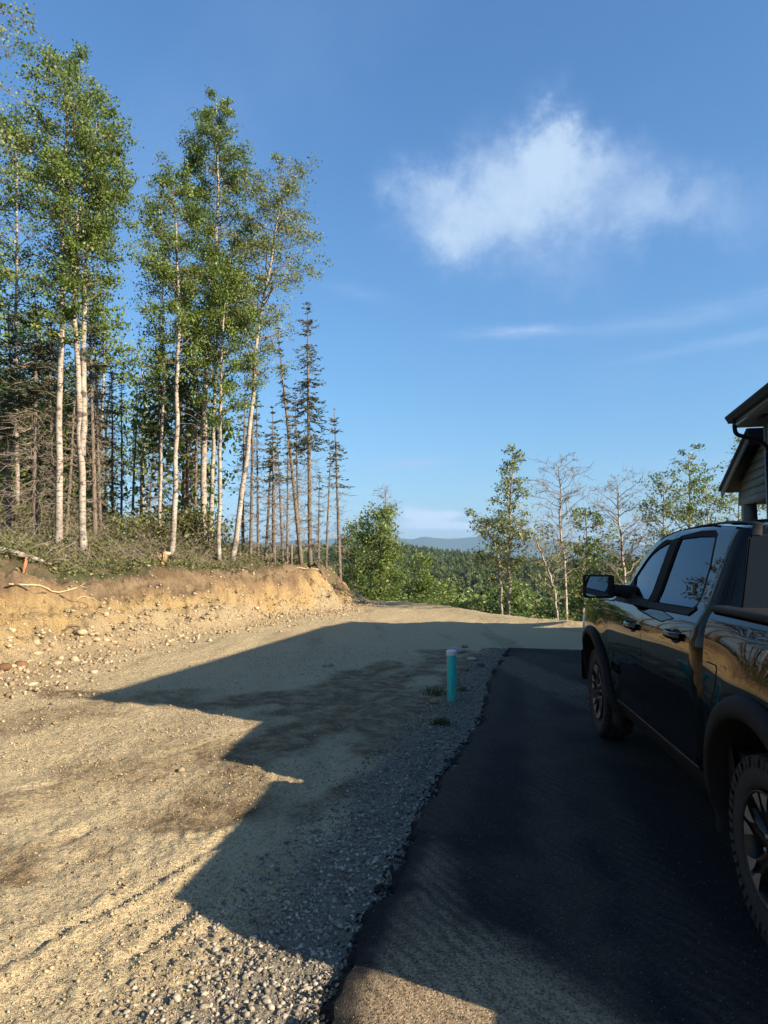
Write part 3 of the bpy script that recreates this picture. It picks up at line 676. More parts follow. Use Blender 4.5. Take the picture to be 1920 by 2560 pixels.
def mat_birchbark():
    m, T, p, out = new_mat('birch_bark')
    P = T.node('ShaderNodeTexCoord').outputs['Object']
    mp = T.node('ShaderNodeMapping'); T.put(mp.inputs[0], P); mp.inputs['Scale'].default_value = (8, 8, 24)
    mk = T.noise(mp.outputs[0], 1.0, 4, .6); mp2 = T.node('ShaderNodeMapping'); T.put(mp2.inputs[0], P); mp2.inputs['Scale'].default_value = (3.2, 3.2, 4.0)
    pt = T.noise(mp2.outputs[0], 1.0, 5, .65)
    dark = T.m('MAXIMUM', T.mapr(mk, .555, .61, 0, .85), T.mapr(pt, .555, .60, 0, .95))
    warm = T.mapr(T.noise(P, .9, 3, .5), .4, .65)
    z = T.node('ShaderNodeSeparateXYZ'); T.put(z.inputs[0], P)
    rough_base = T.m('MULTIPLY', T.mapr(z.outputs[2], .2, 1.6, 1, 0), T.mapr(pt, .45, .58))
    col = T.mix(warm, (.375, .352, .31), (.30, .24, .185)); col = T.mix(T.mapr(T.noise(P, 2.5, 4, .6), .40, .62, 0, .6), col, (.24, .185, .145))
    col = T.mix(T.m('MAXIMUM', dark, rough_base), col, (.055, .045, .038))
    T.put(p.inputs['Base Color'], col); p.inputs['Roughness'].default_value = .75
    T.put(p.inputs['Normal'], T.bump(mk, .01, .6))
    return m
M_BARK = mat_birchbark()
def mat_bark(name, a, b):
    m, T, p, out = new_mat(name)
    P = T.node('ShaderNodeTexCoord').outputs['Object']; mp = T.node('ShaderNodeMapping'); T.put(mp.inputs[0], P); mp.inputs['Scale'].default_value = (22, 22, 7)
    n = T.noise(mp.outputs[0], 1, 5, .65); T.put(p.inputs['Base Color'], T.mix(T.mapr(n, .3, .7), a, b)); p.inputs['Roughness'].default_value = .9
    T.put(p.inputs['Normal'], T.bump(n, .02, .9))
    return m
M_SBARK = mat_bark('spruce_bark', (.075, .058, .044), (.20, .165, .13))
M_TWIG = mat_bark('dead_twig', (.15, .12, .09), (.33, .275, .22))
M_BTWIG = mat_bark('birch_twig', (.085, .055, .038), (.22, .165, .125))
M_PTWIG = mat_bark('bare_birch_twig', (.15, .125, .105), (.30, .26, .225))

def leaves(mb, C, size, rs, tint=None, droop=.35, aspect=.72):
    n = len(C)
    if not n: return
    a = rs.normal(size=(n, 3)); a[:, 2] -= droop; a /= np.linalg.norm(a, axis=1)[:, None]
    b = rs.normal(size=(n, 3)); b -= (b * a).sum(1)[:, None] * a; b /= np.linalg.norm(b, axis=1)[:, None]
    s = (size * (.45 + 1.0 * rs.rand(n) ** 1.3))[:, None]
    V = np.stack([C - a * s * .55, C + b * s * .5 * aspect, C + a * s * .55, C - b * s * .5 * aspect], 1)
    q = np.arange(n * 4).reshape(n, 4)
    t = rs.rand(n) if tint is None else np.clip(tint + (rs.rand(n) - .5) * .5, 0, 1)
    mb.add(V.reshape(-1, 3), quads=q, tint=np.repeat(t, 4))

def grow_birch(trunk, rad, c0, prof, nb, nleaf, lsize, seed, lean=(0, 0), up=(.35, 1.0), spread=.115, bare=0.0, twig_r=.011, sub=6, gaps=.55):
    """trunk: points in metres; c0: where along it the crown begins; prof: crown radius along the crown. Returns three meshes' collectors"""
    rs = np.random.RandomState(seed)
    tp = path_smooth(trunk, 34); L = len(tp)
    tp = tp + np.column_stack([fbm(np.arange(L) * .35, np.full(L, seed * 3.1), 1, 2, seed), fbm(np.arange(L) * .35, np.full(L, seed * 5.7), 1, 2, seed + 9), np.zeros(L)]) * .03
    t = np.linspace(0, 1, L)
    rr = rad * (1 - t) ** .75 * .95 + .012; rr[0] *= 1.28; rr[1] *= 1.08
    tb, br, lf = MB(), MB(), MB(); tb.tube(tp, rr, 10)
    C = []
    for i in range(nb):
        k = c0 + (1 - c0) * ((i + rs.rand()) / nb) ** .92
        p0 = np.array([np.interp(k, t, tp[:, j]) for j in range(3)]); r0 = np.interp(k, t, rr)
        cf = (k - c0) / (1 - c0); az = i * 2.4 + rs.normal() * .5
        ln = prof(cf) * (.55 + .6 * rs.rand()) + .12
        h = np.array([math.cos(az), math.sin(az), 0]); upk = rs.uniform(*up)
        s = np.linspace(0, 1, 6)[:, None]
        path = p0 + h * ln * (s ** .85) + np.array([0, 0, 1]) * ln * (upk * s - .42 * s ** 2.4 * upk) + np.array([lean[0], lean[1], 0]) * ln * s * .3
        path[1:] += rs.normal(size=(5, 3)) * ln * .05
        bt = min(r0 * .55, .012 + ln * .013)
        br.tube(path, np.linspace(bt, .004, 6), 4, cap=False)
        nodes = [path[2], path[3], path[4], path[5]]
        for j in range(sub):
            q = rs.uniform(.25, 1); a = np.array([np.interp(q, np.linspace(0, 1, 6), path[:, c]) for c in range(3)])
            d = rs.normal(size=3); d[2] *= .5; d = d / np.linalg.norm(d) + h * .5 + np.array([0, 0, .15]); l2 = ln * rs.uniform(.22, .5) * (1.2 - .5 * q)
            e = a + d * l2; mid = (a + e) / 2 + np.array([0, 0, .06 * l2]); tip = e - np.array([0, 0, .18 * l2])
            br.tube([a, mid, tip], [twig_r * .6, twig_r * .45, .0025], 3, cap=False)
            nodes += [mid, e, tip]
            if bare > .3:
                for _ in range(4):
                    a2 = mid + (tip - mid) * rs.rand(); e2 = a2 + (rs.normal(size=3) * .6 + d * .5 + np.array([0, 0, .5])) * l2 * .5
                    br.tube([a2, (a2 + e2) / 2 + rs.normal(size=3) * .02, e2], [.005, .004, .002], 3, cap=False)
        dens = max(0.0, rs.normal(1, gaps)) * (1 - bare if rs.rand() > bare * .4 else 0)
        if dens > 0: C.append((np.array(nodes), ln, dens, cf))
    if C:
        wt = np.array([c[1] * c[2] + .05 for c in C]); wt /= wt.sum()
        for (nd, ln, dens, cf), w_ in zip(C, wt):
            k = int(nleaf * w_ * (1 - bare)); 
            if not k: continue
            c = nd[rs.randint(len(nd), size=k)] + rs.normal(size=(k, 3)) * spread * min(1.0, .4 + ln * .6) * np.array([1, 1, .8])
            leaves(lf, c, lsize, rs, tint=.25 + .5 * rs.rand())
    return tb, br, lf

SPR = {}
def grow_spruce(trunk, rad, rmax, seed, live=(.35, 1.0), dead=.6, nw=46, needle=1.0, per=5):
    """narrow boreal spruce: whorls of short drooping branches, needled in the live part, bare and broken below"""
    rs = np.random.RandomState(seed)
    tp = path_smooth(trunk, 22); t = np.linspace(0, 1, len(tp)); H = np.linalg.norm(tp[-1] - tp[0])
    rr = rad * (1 - t) ** .8 + .008; rr[0] *= 1.2
    tb, br, lf = MB(), MB(), MB(); tb.tube(tp, rr, 7)
    for i in range(nw):
        k = min(.995, .06 + .94 * (i + rs.rand() * 2.2 - .6) / nw)
        p0 = np.array([np.interp(k, t, tp[:, j]) for j in range(3)]); taper = np.interp(k, [0, .25, .6, .9, 1], [.75, .9, 1.0, .45, .12])
        alive = live[0] < k < live[1]
        for j in range(per):
            if not alive and rs.rand() > dead: continue
            az = rs.rand() * 6.283; h = np.array([math.cos(az), math.sin(az), 0]); ln = rmax * taper * rs.uniform(.25, 1.15) * (.75 + .5 * math.sin(i * .9 + seed) ** 2)
            if not alive: ln *= rs.uniform(.5, 1.1)
            s = np.linspace(0, 1, 5)[:, None]
            path = p0 + h * ln * s + np.array([0, 0, 1]) * ln * (-.75 * s + .55 * s ** 2.2 if k < .85 else .35 * s)
            path[1:] += rs.normal(size=(4, 3)) * ln * .05
            br.tube(path, np.linspace(.012 if alive else .010, .004, 5), 3, cap=False)
            if not alive:
                for _ in range(4):
                    a = path[rs.randint(1, 4)]; e = a + (h * .5 + rs.normal(size=3) * .5) * ln * .5; br.tube([a, (a + e) / 2 + rs.normal(size=3) * .02, e], [.007, .006, .003], 3, cap=False)
            else:
                m = max(6, int(26 * needle * ln / .8)); u = .12 + .88 * rs.rand(m); c = np.stack([np.interp(u, np.linspace(0, 1, 5), path[:, q]) for q in range(3)], -1)
                side = np.cross(h, (0, 0, 1)); sg = np.where(rs.rand(m) < .5, -1, 1)[:, None]; wl = (.05 + .30 * ln * (1 - u * .6))[:, None] * rs.uniform(.5, 1.1, (m, 1))
                d = side * sg * .8 + h * .6 + rs.normal(size=(m, 3)) * .25; d[:, 2] -= .25; d /= np.linalg.norm(d, axis=1)[:, None]
                e = c + d * wl; w2 = np.cross(d, rs.normal(size=(m, 3))); w2 /= np.linalg.norm(w2, axis=1)[:, None] + 1e-9
                wd = .020 * (1 if needle >= 1 else 1.6)
                V = np.stack([c, (c + e) / 2 + w2 * wd, e, (c + e) / 2 - w2 * wd], 1)
                lf.add(V.reshape(-1, 3), quads=np.arange(m * 4).reshape(m, 4), tint=np.repeat(np.clip(rs.normal(.45, .2, m), 0, 1), 4))
    return tb, br, lf

def plant(name, label, cat, base, parts, group=None, rotz=0.0):
    """parts: (part name, collector, material); geometry is relative to the base"""
    o = thing(name, label, cat, base, rotz, group)
    for pn, mb, mt in parts:
        if mb.n:
            c = mb.obj(pn, mt, o, smooth=pn in ('trunk', 'stem', 'branches'), attr='tint')
            if pn in ('branches', 'crown'): c['kind'] = 'stuff'
    return o
def traced(pts, depth, base_from_terrain=True):
    """outline points of the photograph at one depth; foot set on the land"""
    w = np.array([at_depth(x * K, y * K, depth) for x, y in pts]); base = w[0].copy(); zt = tz(base[0], base[1])
    base[2] = zt - .06; w[0, 2] = zt - .06
    rs = np.random.RandomState(int(abs(pts[0][0]) * 7 + 3)); w[1:, 1] += np.cumsum(rs.normal(0, .08, len(w) - 1))
    return base, w - base
PR = lambda *v: (lambda x: float(np.interp(x, np.linspace(0, 1, len(v)), v)))

def foot_depth(x, y, dflt):
    h = ray_hit(x * K, y * K, 12, 34)
    return h[1] if h and h[2] > .9 else dflt

def build_near_trees():
    G = 'tall birches along the crest of the bank'
    B = [ # traced trunk, radius, crown start, profile, branches, leaves, leaf material, label, extra
     ([(123, 1182), (127, 1000), (130, 800), (131, 600), (136, 480), (146, 330), (152, 135)], 20.0, .095, .40, PR(.4, 1.0, 1.6, 1.55, 1.2, .4), 70, 32000, M_BIRCHLEAF, 'tallest birch with clean white trunk and high dark green crown, leftmost of the white trunks', {}),
     ([(182, 1192), (176, 1000), (172, 850), (162, 640), (170, 460), (200, 330), (215, 255)], 20.3, .095, .44, PR(.4, .85, 1.05, .95, .4), 48, 14500, M_BIRCHLEAF, 'thick forked birch with blotched trunk just right of the tallest birch', {}),
     ([(372, 1202), (378, 1000), (383, 800), (387, 660), (382, 520), (372, 375)], 19.6, .080, .44, PR(.6, 1.0, 1.05, .9, .4), 56, 21000, M_BIRCHLEAF, 'birch with a mat of dead twigs round its lower trunk', {}),
     ([(440, 1190), (440, 1000), (445, 850), (452, 700), (464, 560), (468, 400), (462, 215)], 20.8, .110, .40, PR(.8, 1.4, 1.45, 1.1, .95, .4), 80, 42000, M_BIRCHLEAF, 'birch with stout pinkish trunk and the tall pointed crown in the middle of the row', {}),
     ([(473, 1182), (476, 1000), (481, 850), (486, 700), (500, 560)], 22.4, .065, .42, PR(.7, 1.1, 1.1, .5), 44, 15500, M_BIRCHLEAF, 'slim white birch squeezed right of the stout pinkish trunk', {}),
     ([(503, 1212), (519, 1085), (534, 960), (546, 850), (553, 740), (566, 655), (588, 545), (612, 375)], 21.2, .088, .42, PR(.5, 1.2, 1.5, 1.35, .7), 72, 21000, M_PALE, 'leaning birch with a bowed white trunk and airy crown at the right of the row', dict(gaps=.5)),
     ([(-112, 1262), (-116, 900), (-110, 500), (-92, 180), (-70, -180)], 14.2, .11, .44, PR(.6, .95, 1.05, 1.25, .7), 50, 6500, M_PALE, 'birch at the picture edge whose pale leafy twigs reach in at the upper corner', {}),
     ([(346, 1176), (348, 980), (350, 800), (346, 620), (342, 500), (338, 410)], 23.0, .05, .34, PR(.6, .8, .75, .5, .3), 42, 5600, M_BIRCHLEAF, 'leafy birch drooping over the gap left of the twig matted birch', {}),
     ([(40, 1160), (40, 900), (38, 650), (40, 450), (48, 265)], 22.5, .07, .46, PR(.6, 1.0, 1.1, .9, .4), 42, 7000, M_BIRCHLEAF, 'leafy birch behind and left of the tallest birch', {}),
     ([(456, 1186), (459, 1000), (462, 850), (470, 700), (482, 590)], 23.5, .085, .55, PR(.5, .9, .9, .4), 30, 3600, M_BIRCHLEAF, 'greyish birch half hidden behind the stout pinkish trunk', {}),
    ]
    for i, (tr, d, rad, c0, prof, nb, nl, lm, lab, kw) in enumerate(B):
        d = foot_depth(tr[0][0], tr[0][1], d) if tr[0][0] > 0 else d
        base, rel = traced(tr, d)
        tb, br, lf = grow_birch(rel, rad, c0, prof, nb, nl, .068 if lm is M_BIRCHLEAF else .066, 40 + i, up=(.45, 1.25), **kw)
        if i == 1:                                     # second stem of the forked birch
            b2, rel2 = traced([(180, 985), (181, 860), (183, 700), (192, 540), (222, 420), (235, 330)], d); off = np.array([at_depth(180 * K, 985 * K, d)]) - base
            rel2 = np.array([at_depth(x * K, y * K, d) for x, y in [(178, 985), (181, 860), (183, 700), (192, 540), (222, 420), (235, 330)]]) - base
            t2, r2, l2 = grow_birch(rel2, .085, .42, PR(.4, .7, .8, .7, .3), 30, 7500, .066, 140, up=(.45, 1.25))
            for A, Bm in ((tb, t2), (br, r2), (lf, l2)):
                for v, a in zip(Bm.v, Bm.a): pass
                n0 = A.n; A.v += Bm.v; A.a += Bm.a; A.t += [x + n0 for x in Bm.t]; A.q += [x + n0 for x in Bm.q]; A.n += Bm.n
        if i in (0, 2, 3):                             # a few dead limbs on the clear trunk
            rs = np.random.RandomState(i)
            for _ in range(16 if i == 2 else 7):
                k = rs.uniform(.12, .5); p0 = np.array([np.interp(k, np.linspace(0, 1, len(rel)), rel[:, c]) for c in range(3)]); az = rs.rand() * 6.28; l = rs.uniform(.4, 1.3)
                e = p0 + np.array([math.cos(az), math.sin(az), rs.uniform(-.5, .2)]) * l
                br.tube([p0, (p0 + e) / 2 + (0, 0, .1), e], [.012, .008, .003], 4, cap=False)
        plant('birch_tree', lab, 'birch tree', base, [('trunk', tb, M_BARK), ('branches', br, M_BTWIG), ('crown', lf, lm)], G if i < 6 else None)
    # spruces: (foot, top) in the photograph, depth, trunk radius, branch radius, live part, label
    S = [((670, 1222), (664, 648), 25.6, .085, .85, (.42, 1.0), .8, 'narrow green spruce at the right end of the row, needled to its tip'),
         ((735, 1247), (722, 882), 28.0, .070, .62, (.55, .97), .7, 'scruffy dying spruce standing alone at the far nose of the bank'),
         ((652, 1222), (597, 690), 25.2, .075, .40, (.62, .98), .8, 'lichen hung spruce leaning left against the bowed birch'),
         ((592, 1222), (590, 880), 24.0, .070, .62, (.55, 1.0), .9, 'thin spruce with yellowish tip behind the bowed birch'),
         ((573, 1216), (590, 930), 25.5, .055, .40, (.7, 1.0), .7, 'thin bare stem slanting right between two spruces'),
         ((704, 1222), (716, 960), 27.0, .045, .30, (.8, 1.0), .5, 'slender bare pole close left of the lone scruffy spruce'),
         ((646, 1218), (640, 850), 26.5, .050, .45, (.6, 1.0), .6, 'slender spruce pole just left of the needled spruce'),
         ((541, 1212), (547, 780), 24.5, .060, .45, (.7, 1.0), .8, 'dark spruce pole right behind the bowed birch trunk'),
         ((75, 1168), (86, 640), 19.4, .095, 1.15, (.55, 1.0), 1.0, 'spruce with grey dead twigs all the way down, left of the tallest birch'),
         ((207, 1150), (198, 600), 22.5, .080, .70, (.6, 1.0), .8, 'dark straight spruce trunk right of the forked birch'),
         ((219, 1148), (205, 640), 24.0, .060, .60, (.6, 1.0), .8, 'second dark spruce trunk right of the forked birch'),
         ((108, 1165), (110, 690), 22.0, .060, .70, (.5, 1.0), 1.0, 'dark slender spruce hidden behind the tallest birch'),
         ((142, 1170), (165, 760), 21.5, .055, .55, (.7, 1.0), 1.0, 'leaning dead spruce crossing behind the tallest birch'),
         ((247, 1135), (238, 788), 27.0, .060, .45, (.75, 1.0), .8, 'dead spire left in the gap between the two birch groups'),
         ((262, 1132), (259, 800), 28.0, .050, .40, (.8, 1.0), .8, 'dead spire right in the gap between the two birch groups'),
         ((404, 1180), (400, 640), 23.5, .070, .75, (.5, 1.0), .9, 'dark spruce between the twig matted birch and the stout birch'),
         ((420, 1182), (428, 700), 25.0, .060, .65, (.5, 1.0), .9, 'dark spruce close left of the stout pinkish birch'),
         ((525, 1200), (528, 830), 26.0, .055, .50, (.6, 1.0), .8, 'thin dark spruce right of the slim white birch'),
         ((20, 1150), (24, 690), 21.0, .080, 1.0, (.45, 1.0), 1.0, 'shaggy grey spruce at the left picture edge'),
         ((620, 1218), (622, 905), 27.5, .045, .40, (.75, 1.0), .8, 'thin bare pole between the leaning spruce and the yellow tipped one'),
         ((558, 1214), (555, 850), 26.5, .045, .40, (.75, 1.0), .8, 'thin bare pole just right of the bowed birch foot'),
         ((688, 1224), (690, 1015), 28.5, .035, .30, (.8, 1.0), .8, 'short thin pole right of the needled spruce'),
         ((612, 1216), (600, 930), 28.5, .04, .35, (.75, 1.0), .8, 'slanting thin pole behind the yellow tipped spruce'),
         ((348, 1175), (345, 720), 24.5, .065, .8, (.45, 1.0), 1.0, 'green spruce close left of the twig matted birch')]
    for i, (a, b, d, rad, rm, lv, dead, lab) in enumerate(S):
        d = foot_depth(a[0], a[1], d)
        base, rel = traced([a, ((a[0] * 2 + b[0]) / 3, (a[1] * 2 + b[1]) / 3), ((a[0] + 2 * b[0]) / 3, (a[1] + 2 * b[1]) / 3), b], d)
        tb, br, lf = grow_spruce(rel, rad, rm, 70 + i, lv, dead, nw=int(16 + 5.0 * abs(rel[-1, 2])), per=6 if i in (0, 8, 18, 2, 3) else 5)
        plant('spruce_tree', lab, 'spruce tree', base, [('trunk', tb, M_SBARK), ('branches', br, M_TWIG), ('crown', lf, M_NEEDLE)], 'spruces along the crest of the bank')
    # birches and bushes standing below the rim of the fill
    Rr = [([(1100, 1335), (1102, 1220), (1103, 1100), (1113, 968)], 24.5, .055, .30, PR(.35, .60, .5, .35, .15), 50, 3000, M_PALE, 'slim birch with feathery crown, the tallest beyond the right rim', dict(gaps=.45)),
          ([(1085, 1330), (1081, 1240), (1070, 1180), (1040, 1130)], 24.0, .042, .35, PR(.4, .7, .8, .5), 26, 2000, M_PALE, 'small birch leaning left beside the tallest birch of the rim', {}),
          ([(1224, 1345), (1222, 1230), (1214, 1130), (1206, 1005)], 22.5, .045, .40, PR(.5, .9, .9, .55), 46, 700, M_PALE, 'bare topped birch with twiggy pale crown right of the tallest', dict(bare=.93)),
          ([(1212, 1345), (1190, 1250), (1168, 1190), (1150, 1140)], 22.0, .04, .35, PR(.4, .7, .8, .4), 28, 1500, M_PALE, 'crooked birch leaning left below the bare topped birch', dict(bare=.45)),
          ([(1352, 1340), (1346, 1220), (1338, 1130), (1333, 1042)], 23.0, .060, .25, PR(.5, .9, .95, .55), 54, 300, M_PALE, 'leafless birch with two stems above the truck mirror', dict(bare=.97)),
          ([(1442, 1340), (1440, 1220), (1436, 1110), (1436, 1030)], 25.0, .060, .35, PR(.6, 1.0, 1.0, .5), 36, 4200, M_PALE, 'leafy birch rising above the truck windscreen', {}),
          ([(1492, 1340), (1488, 1200), (1486, 1090), (1487, 978)], 26.5, .070, .35, PR(.8, 1.2, .8, .3), 40, 4600, M_BRIGHT, 'pointed leafy birch above the truck cab', dict(gaps=.5)),
          ([(1535, 1340), (1535, 1200), (1530, 1120), (1527, 1042)], 26.0, .06, .35, PR(.8, 1.2, 1.0, .4), 38, 4400, M_BRIGHT, 'leafy birch between the cab roof and the porch gable', {}),
          ([(1590, 1340), (1592, 1200), (1595, 1080), (1600, 962)], 27.0, .06, .35, PR(.8, 1.2, .8, .3), 34, 3600, M_PALE, 'birch showing behind the porch gable', {}),
          ([(1255, 1345), (1262, 1240), (1265, 1170), (1262, 1105)], 23.5, .045, .30, PR(.4, .7, .7, .3), 28, 2200, M_BIRCHLEAF, 'thin dark leafed birch right of the bare topped birch', {}),
          ([(822, 1330), (824, 1240), (822, 1170), (826, 1105)], 31.5, .08, .10, PR(.65, .8, .8, .65, .3), 54, 8000, M_BIRCHLEAF, 'dense bright green tree at the end of the bank', dict(spread=.24)),
          ([(838, 1330), (838, 1200), (836, 1120), (832, 1058)], 32.5, .05, .55, PR(.5, .6, .4), 30, 200, M_PALE, 'bare twig top poking out behind the dense bright green tree', dict(bare=.97)),
          ([(765, 1330), (766, 1260), (768, 1200), (770, 1140)], 34.0, .06, .10, PR(.7, .9, .8, .4), 40, 4200, M_BRIGHT, 'loose yellow green tree behind the nose of the bank', dict(spread=.24)),
          ([(905, 1330), (905, 1290), (905, 1250), (908, 1205)], 33.0, .05, .05, PR(.7, .8, .6, .3), 36, 3800, M_BIRCHLEAF, 'low bright bush right of the dense bright green tree', dict(spread=.24))]
    for i, (tr, d, rad, c0, prof, nb, nl, lm, lab, kw) in enumerate(Rr):
        base, rel = traced(tr, d)
        foot = rel[0].copy()
        # the stem below the rim runs on down to the slope
        tb, br, lf = grow_birch(rel, rad, c0, prof, nb, int(nl * (.85 if 5 <= i <= 8 else 1.2)), .082 if i < 10 else .10, 240 + i, up=(.5, 1.4), **kw)
        plant('birch_tree' if i < 10 else 'leafy_tree', lab, 'tree', base, [('trunk', tb, M_BARK if i < 10 else M_SBARK), ('branches', br, M_PTWIG if kw.get('bare', 0) > .3 else M_BTWIG), ('crown', lf, lm)], 'trees below the rim of the fill')
build_near_trees()
# ------------------------------------------------------------------ the wood behind the crest, the slope and the valley
def proto(kind, seed, h):
    """parts of a tree for copying, foot at the origin"""
    rs = np.random.RandomState(seed)
    tr = np.array([(0, 0, -.3), (rs.normal() * .05, rs.normal() * .05, h * .35), (rs.normal() * .12, rs.normal() * .12, h * .7), (rs.normal() * .2, rs.normal() * .2, h)])
    if kind == 'spruce':
        tb, br, lf = grow_spruce(tr, .07, .85, seed, (.3, 1.0), .9, nw=int(h * 3.6), needle=.6, per=5); return [('trunk', tb, M_SBARK), ('branches', br, M_TWIG), ('crown', lf, M_NEEDLE)]
    if kind == 'deadspruce':
        tb, br, lf = grow_spruce(tr, .06, .6, seed, (.75, 1.0), .9, nw=int(h * 4), needle=.6, per=5); return [('trunk', tb, M_SBARK), ('branches', br, M_TWIG), ('crown', lf, M_NEEDLE)]
    if kind == 'birch':
        tb, br, lf = grow_birch(tr, .09, .35, PR(.7, 1.3, 1.3, .9, .4), 40, 3600, .13, seed, spread=.22); return [('trunk', tb, M_BARK), ('branches', br, M_BTWIG), ('crown', lf, M_BIRCHLEAF)]
    if kind == 'leafy':
        tb, br, lf = grow_birch(tr, .09, .12, PR(1.0, 1.5, 1.4, 1.0, .4), 40, 3200, .17, seed, spread=.30); return [('trunk', tb, M_SBARK), ('branches', br, M_BTWIG), ('crown', lf, M_BIRCHLEAF)]
    tb, br, lf = grow_birch(tr, .04, .03, PR(.8, .9, .6), 26, 1700, .10, seed, spread=.20); return [('stem', tb, M_SBARK), ('branches', br, M_BTWIG), ('crown', lf, M_SHRUB if kind == 'bush' else M_BIRCHLEAF)]
PROTO = {}
def place(kind, var, h, loc, name, label, cat, group, rs, used):
    key = (kind, var); s = rs.uniform(.85, 1.15)
    if key not in PROTO:
        PROTO[key] = plant(name, label, cat, loc, proto(kind, 900 + var * 17 + len(kind), h), group); o = PROTO[key]
    else:
        o = copy_tree(PROTO[key]); o.name = name
        for c in [x for x in bpy.data.objects if x.parent == o]: c.name = c.name.split('.')[0]
        o.location = loc; tag(o, label, cat, group)
    o.rotation_euler = (rs.gauss(0, .02), rs.gauss(0, .02), rs.uniform(0, 6.28)); o.scale = (s, s, s * rs.uniform(.9, 1.15))
    return o
def build_wood():
    rs = random.Random(11)
    LB = {'spruce': ('spruce_tree', 'dark spruce deep in the wood behind the birches on the bank', 'spruce tree', 'spruces deep in the wood on the bank'),
          'deadspruce': ('spruce_tree', 'grey half dead spruce deep in the wood behind the birches on the bank', 'spruce tree', 'half dead spruces deep in the wood on the bank'),
          'birch': ('birch_tree', 'birch deep in the wood behind the front row on the bank', 'birch tree', 'birches deep in the wood on the bank'),
          'bush': ('bush', 'low leafy bush at the feet of the trees on the bank', 'bush', 'bushes under the trees on the bank')}
    def put(kind, var, h, x, y):
        nm, lab, cat, gr = LB[kind]; place(kind, var, h, (x, y, tz(x, y) - .05), nm, lab, cat, gr, rs, None)
    n = 0
    while n < 74:
        px = rs.uniform(-330, 520) if rs.random() < .8 else rs.uniform(-330, 250); d = rs.uniform(23.5, 46)
        if d < 25 + px * .006 or (px > 300 and d > 36) or 222 < px < 282: continue
        p = at_depth(px * K, 1394, d)
        if poly_sd(np.array([p[0]]), np.array([p[1]]), PLATEAU)[0] < 1.5: continue
        kd = rs.choices(['spruce', 'deadspruce', 'birch'], [.34, .40, .26])[0]
        put(kd, rs.randrange(3), {'spruce': 8.5, 'deadspruce': 7.5, 'birch': 10.0}[kd] , p[0], p[1]); n += 1
    LB['leafy'] = ('leafy_tree', 'young leafy tree in the understorey behind the birches on the bank', 'tree', 'young trees in the understorey on the bank')
    n = 0
    while n < 9:
        px = rs.choice([rs.uniform(-30, 215), rs.uniform(285, 450)]); d = rs.uniform(24, 33); p = at_depth(px * K, 1394, d)
        if poly_sd(np.array([p[0]]), np.array([p[1]]), PLATEAU)[0] < 1.5: continue
        put('leafy', rs.randrange(3), 6.0, p[0], p[1]); n += 1
    # trees beyond the picture's left edge (seen in the truck's paint)
    for k in range(64):                               # unseen ring of trees added behind the camera to block sky light
        a = R(rs.uniform(52, 292)); rr = rs.uniform(27, 44) + (6 if 95 < math.degrees(a) < 150 else 0); kd = rs.choice(['birch', 'spruce', 'birch', 'deadspruce']); x, y = rr * math.sin(a), rr * math.cos(a)
        place(kd, rs.randrange(3), 11.0, (x, y, tz(x, y) - .05), LB[kd][0], {'birch': 'birch', 'spruce': 'spruce', 'deadspruce': 'half dead spruce'}[kd] + ' in an unseen ring of trees added to darken the clearing', LB[kd][2], 'unseen trees added around the clearing', rs, None)
    for k in range(34):
        y = rs.uniform(-16, 13.5); x = -(8.8 + .05 * abs(y - 6) + rs.uniform(0, 8)); put(rs.choice(['birch', 'birch', 'spruce', 'deadspruce']), rs.randrange(3), 11.0, x, y)
    n = 0
    while n < 14:
        px = rs.uniform(-40, 500); d = rs.uniform(21.5, 28); p = at_depth(px * K, 1394, d)
        dd = poly_sd(np.array([p[0]]), np.array([p[1]]), PLATEAU)[0] - WB(p[1])
        if not (2.2 < dd < 9): continue
        put('bush', rs.randrange(4), 1.0, p[0], p[1]); n += 1
    # wood on the slope below the rim
    LS = {'leafy': ('leafy_tree', 'leafy tree low on the slope beyond the rim', 'tree', 'leafy trees low on the slope'), 'spruce': ('spruce_tree', 'dark spruce spire low on the slope beyond the rim', 'spruce tree', 'spruces low on the slope'),
          'birch': ('birch_tree', 'birch low on the slope beyond the rim', 'birch tree', 'birches low on the slope'), 'bush': ('bush', 'leafy bush just below the rim of the fill', 'bush', 'bushes just below the rim'),
          'greenbush': ('bush', 'bright green bush just below the rim of the fill', 'bush', 'bright bushes just below the rim'), 'deadspruce': ('spruce_tree', 'grey dying spruce low on the slope beyond the rim', 'spruce tree', 'dying spruces low on the slope')}
    n = 0
    while n < 150:
        px = rs.uniform(560, 1680); d = 26 + 60 * rs.random() ** 1.4; p = at_depth(px * K, 1394, d)
        q = -poly_sd(np.array([p[0]]), np.array([p[1]]), LOT)[0]
        if q < 3.5: continue
        z = tz(p[0], p[1]); room = 1.72 - rs.uniform(.028, .085) * d - z + (rs.uniform(1.0, 3.0) if px < 740 or px > 1290 else 0)
        if room < 1.2: continue
        kd = rs.choices(['leafy', 'spruce', 'birch', 'deadspruce'], [.42, .30, .16, .12])[0]
        h = {'leafy': 6.0, 'spruce': 8.0, 'birch': 9.0, 'deadspruce': 7.0}[kd]
        nm, lab, cat, gr = LS[kd]
        o = place(kd, rs.randrange(3), h, (p[0], p[1], z - .1), nm, lab, cat, gr, rs, None)
        key = [k for k in PROTO if PROTO[k].data is None][0]
        top = {'leafy': 6.0, 'spruce': 8.5, 'birch': 10.0, 'deadspruce': 7.5}[kd]
        s = min(1.05, room / top) * rs.uniform(.8, 1.05); s = max(s, .16); o.scale = (s * rs.uniform(.9, 1.2), s * rs.uniform(.9, 1.2), s); n += 1
    n = 0
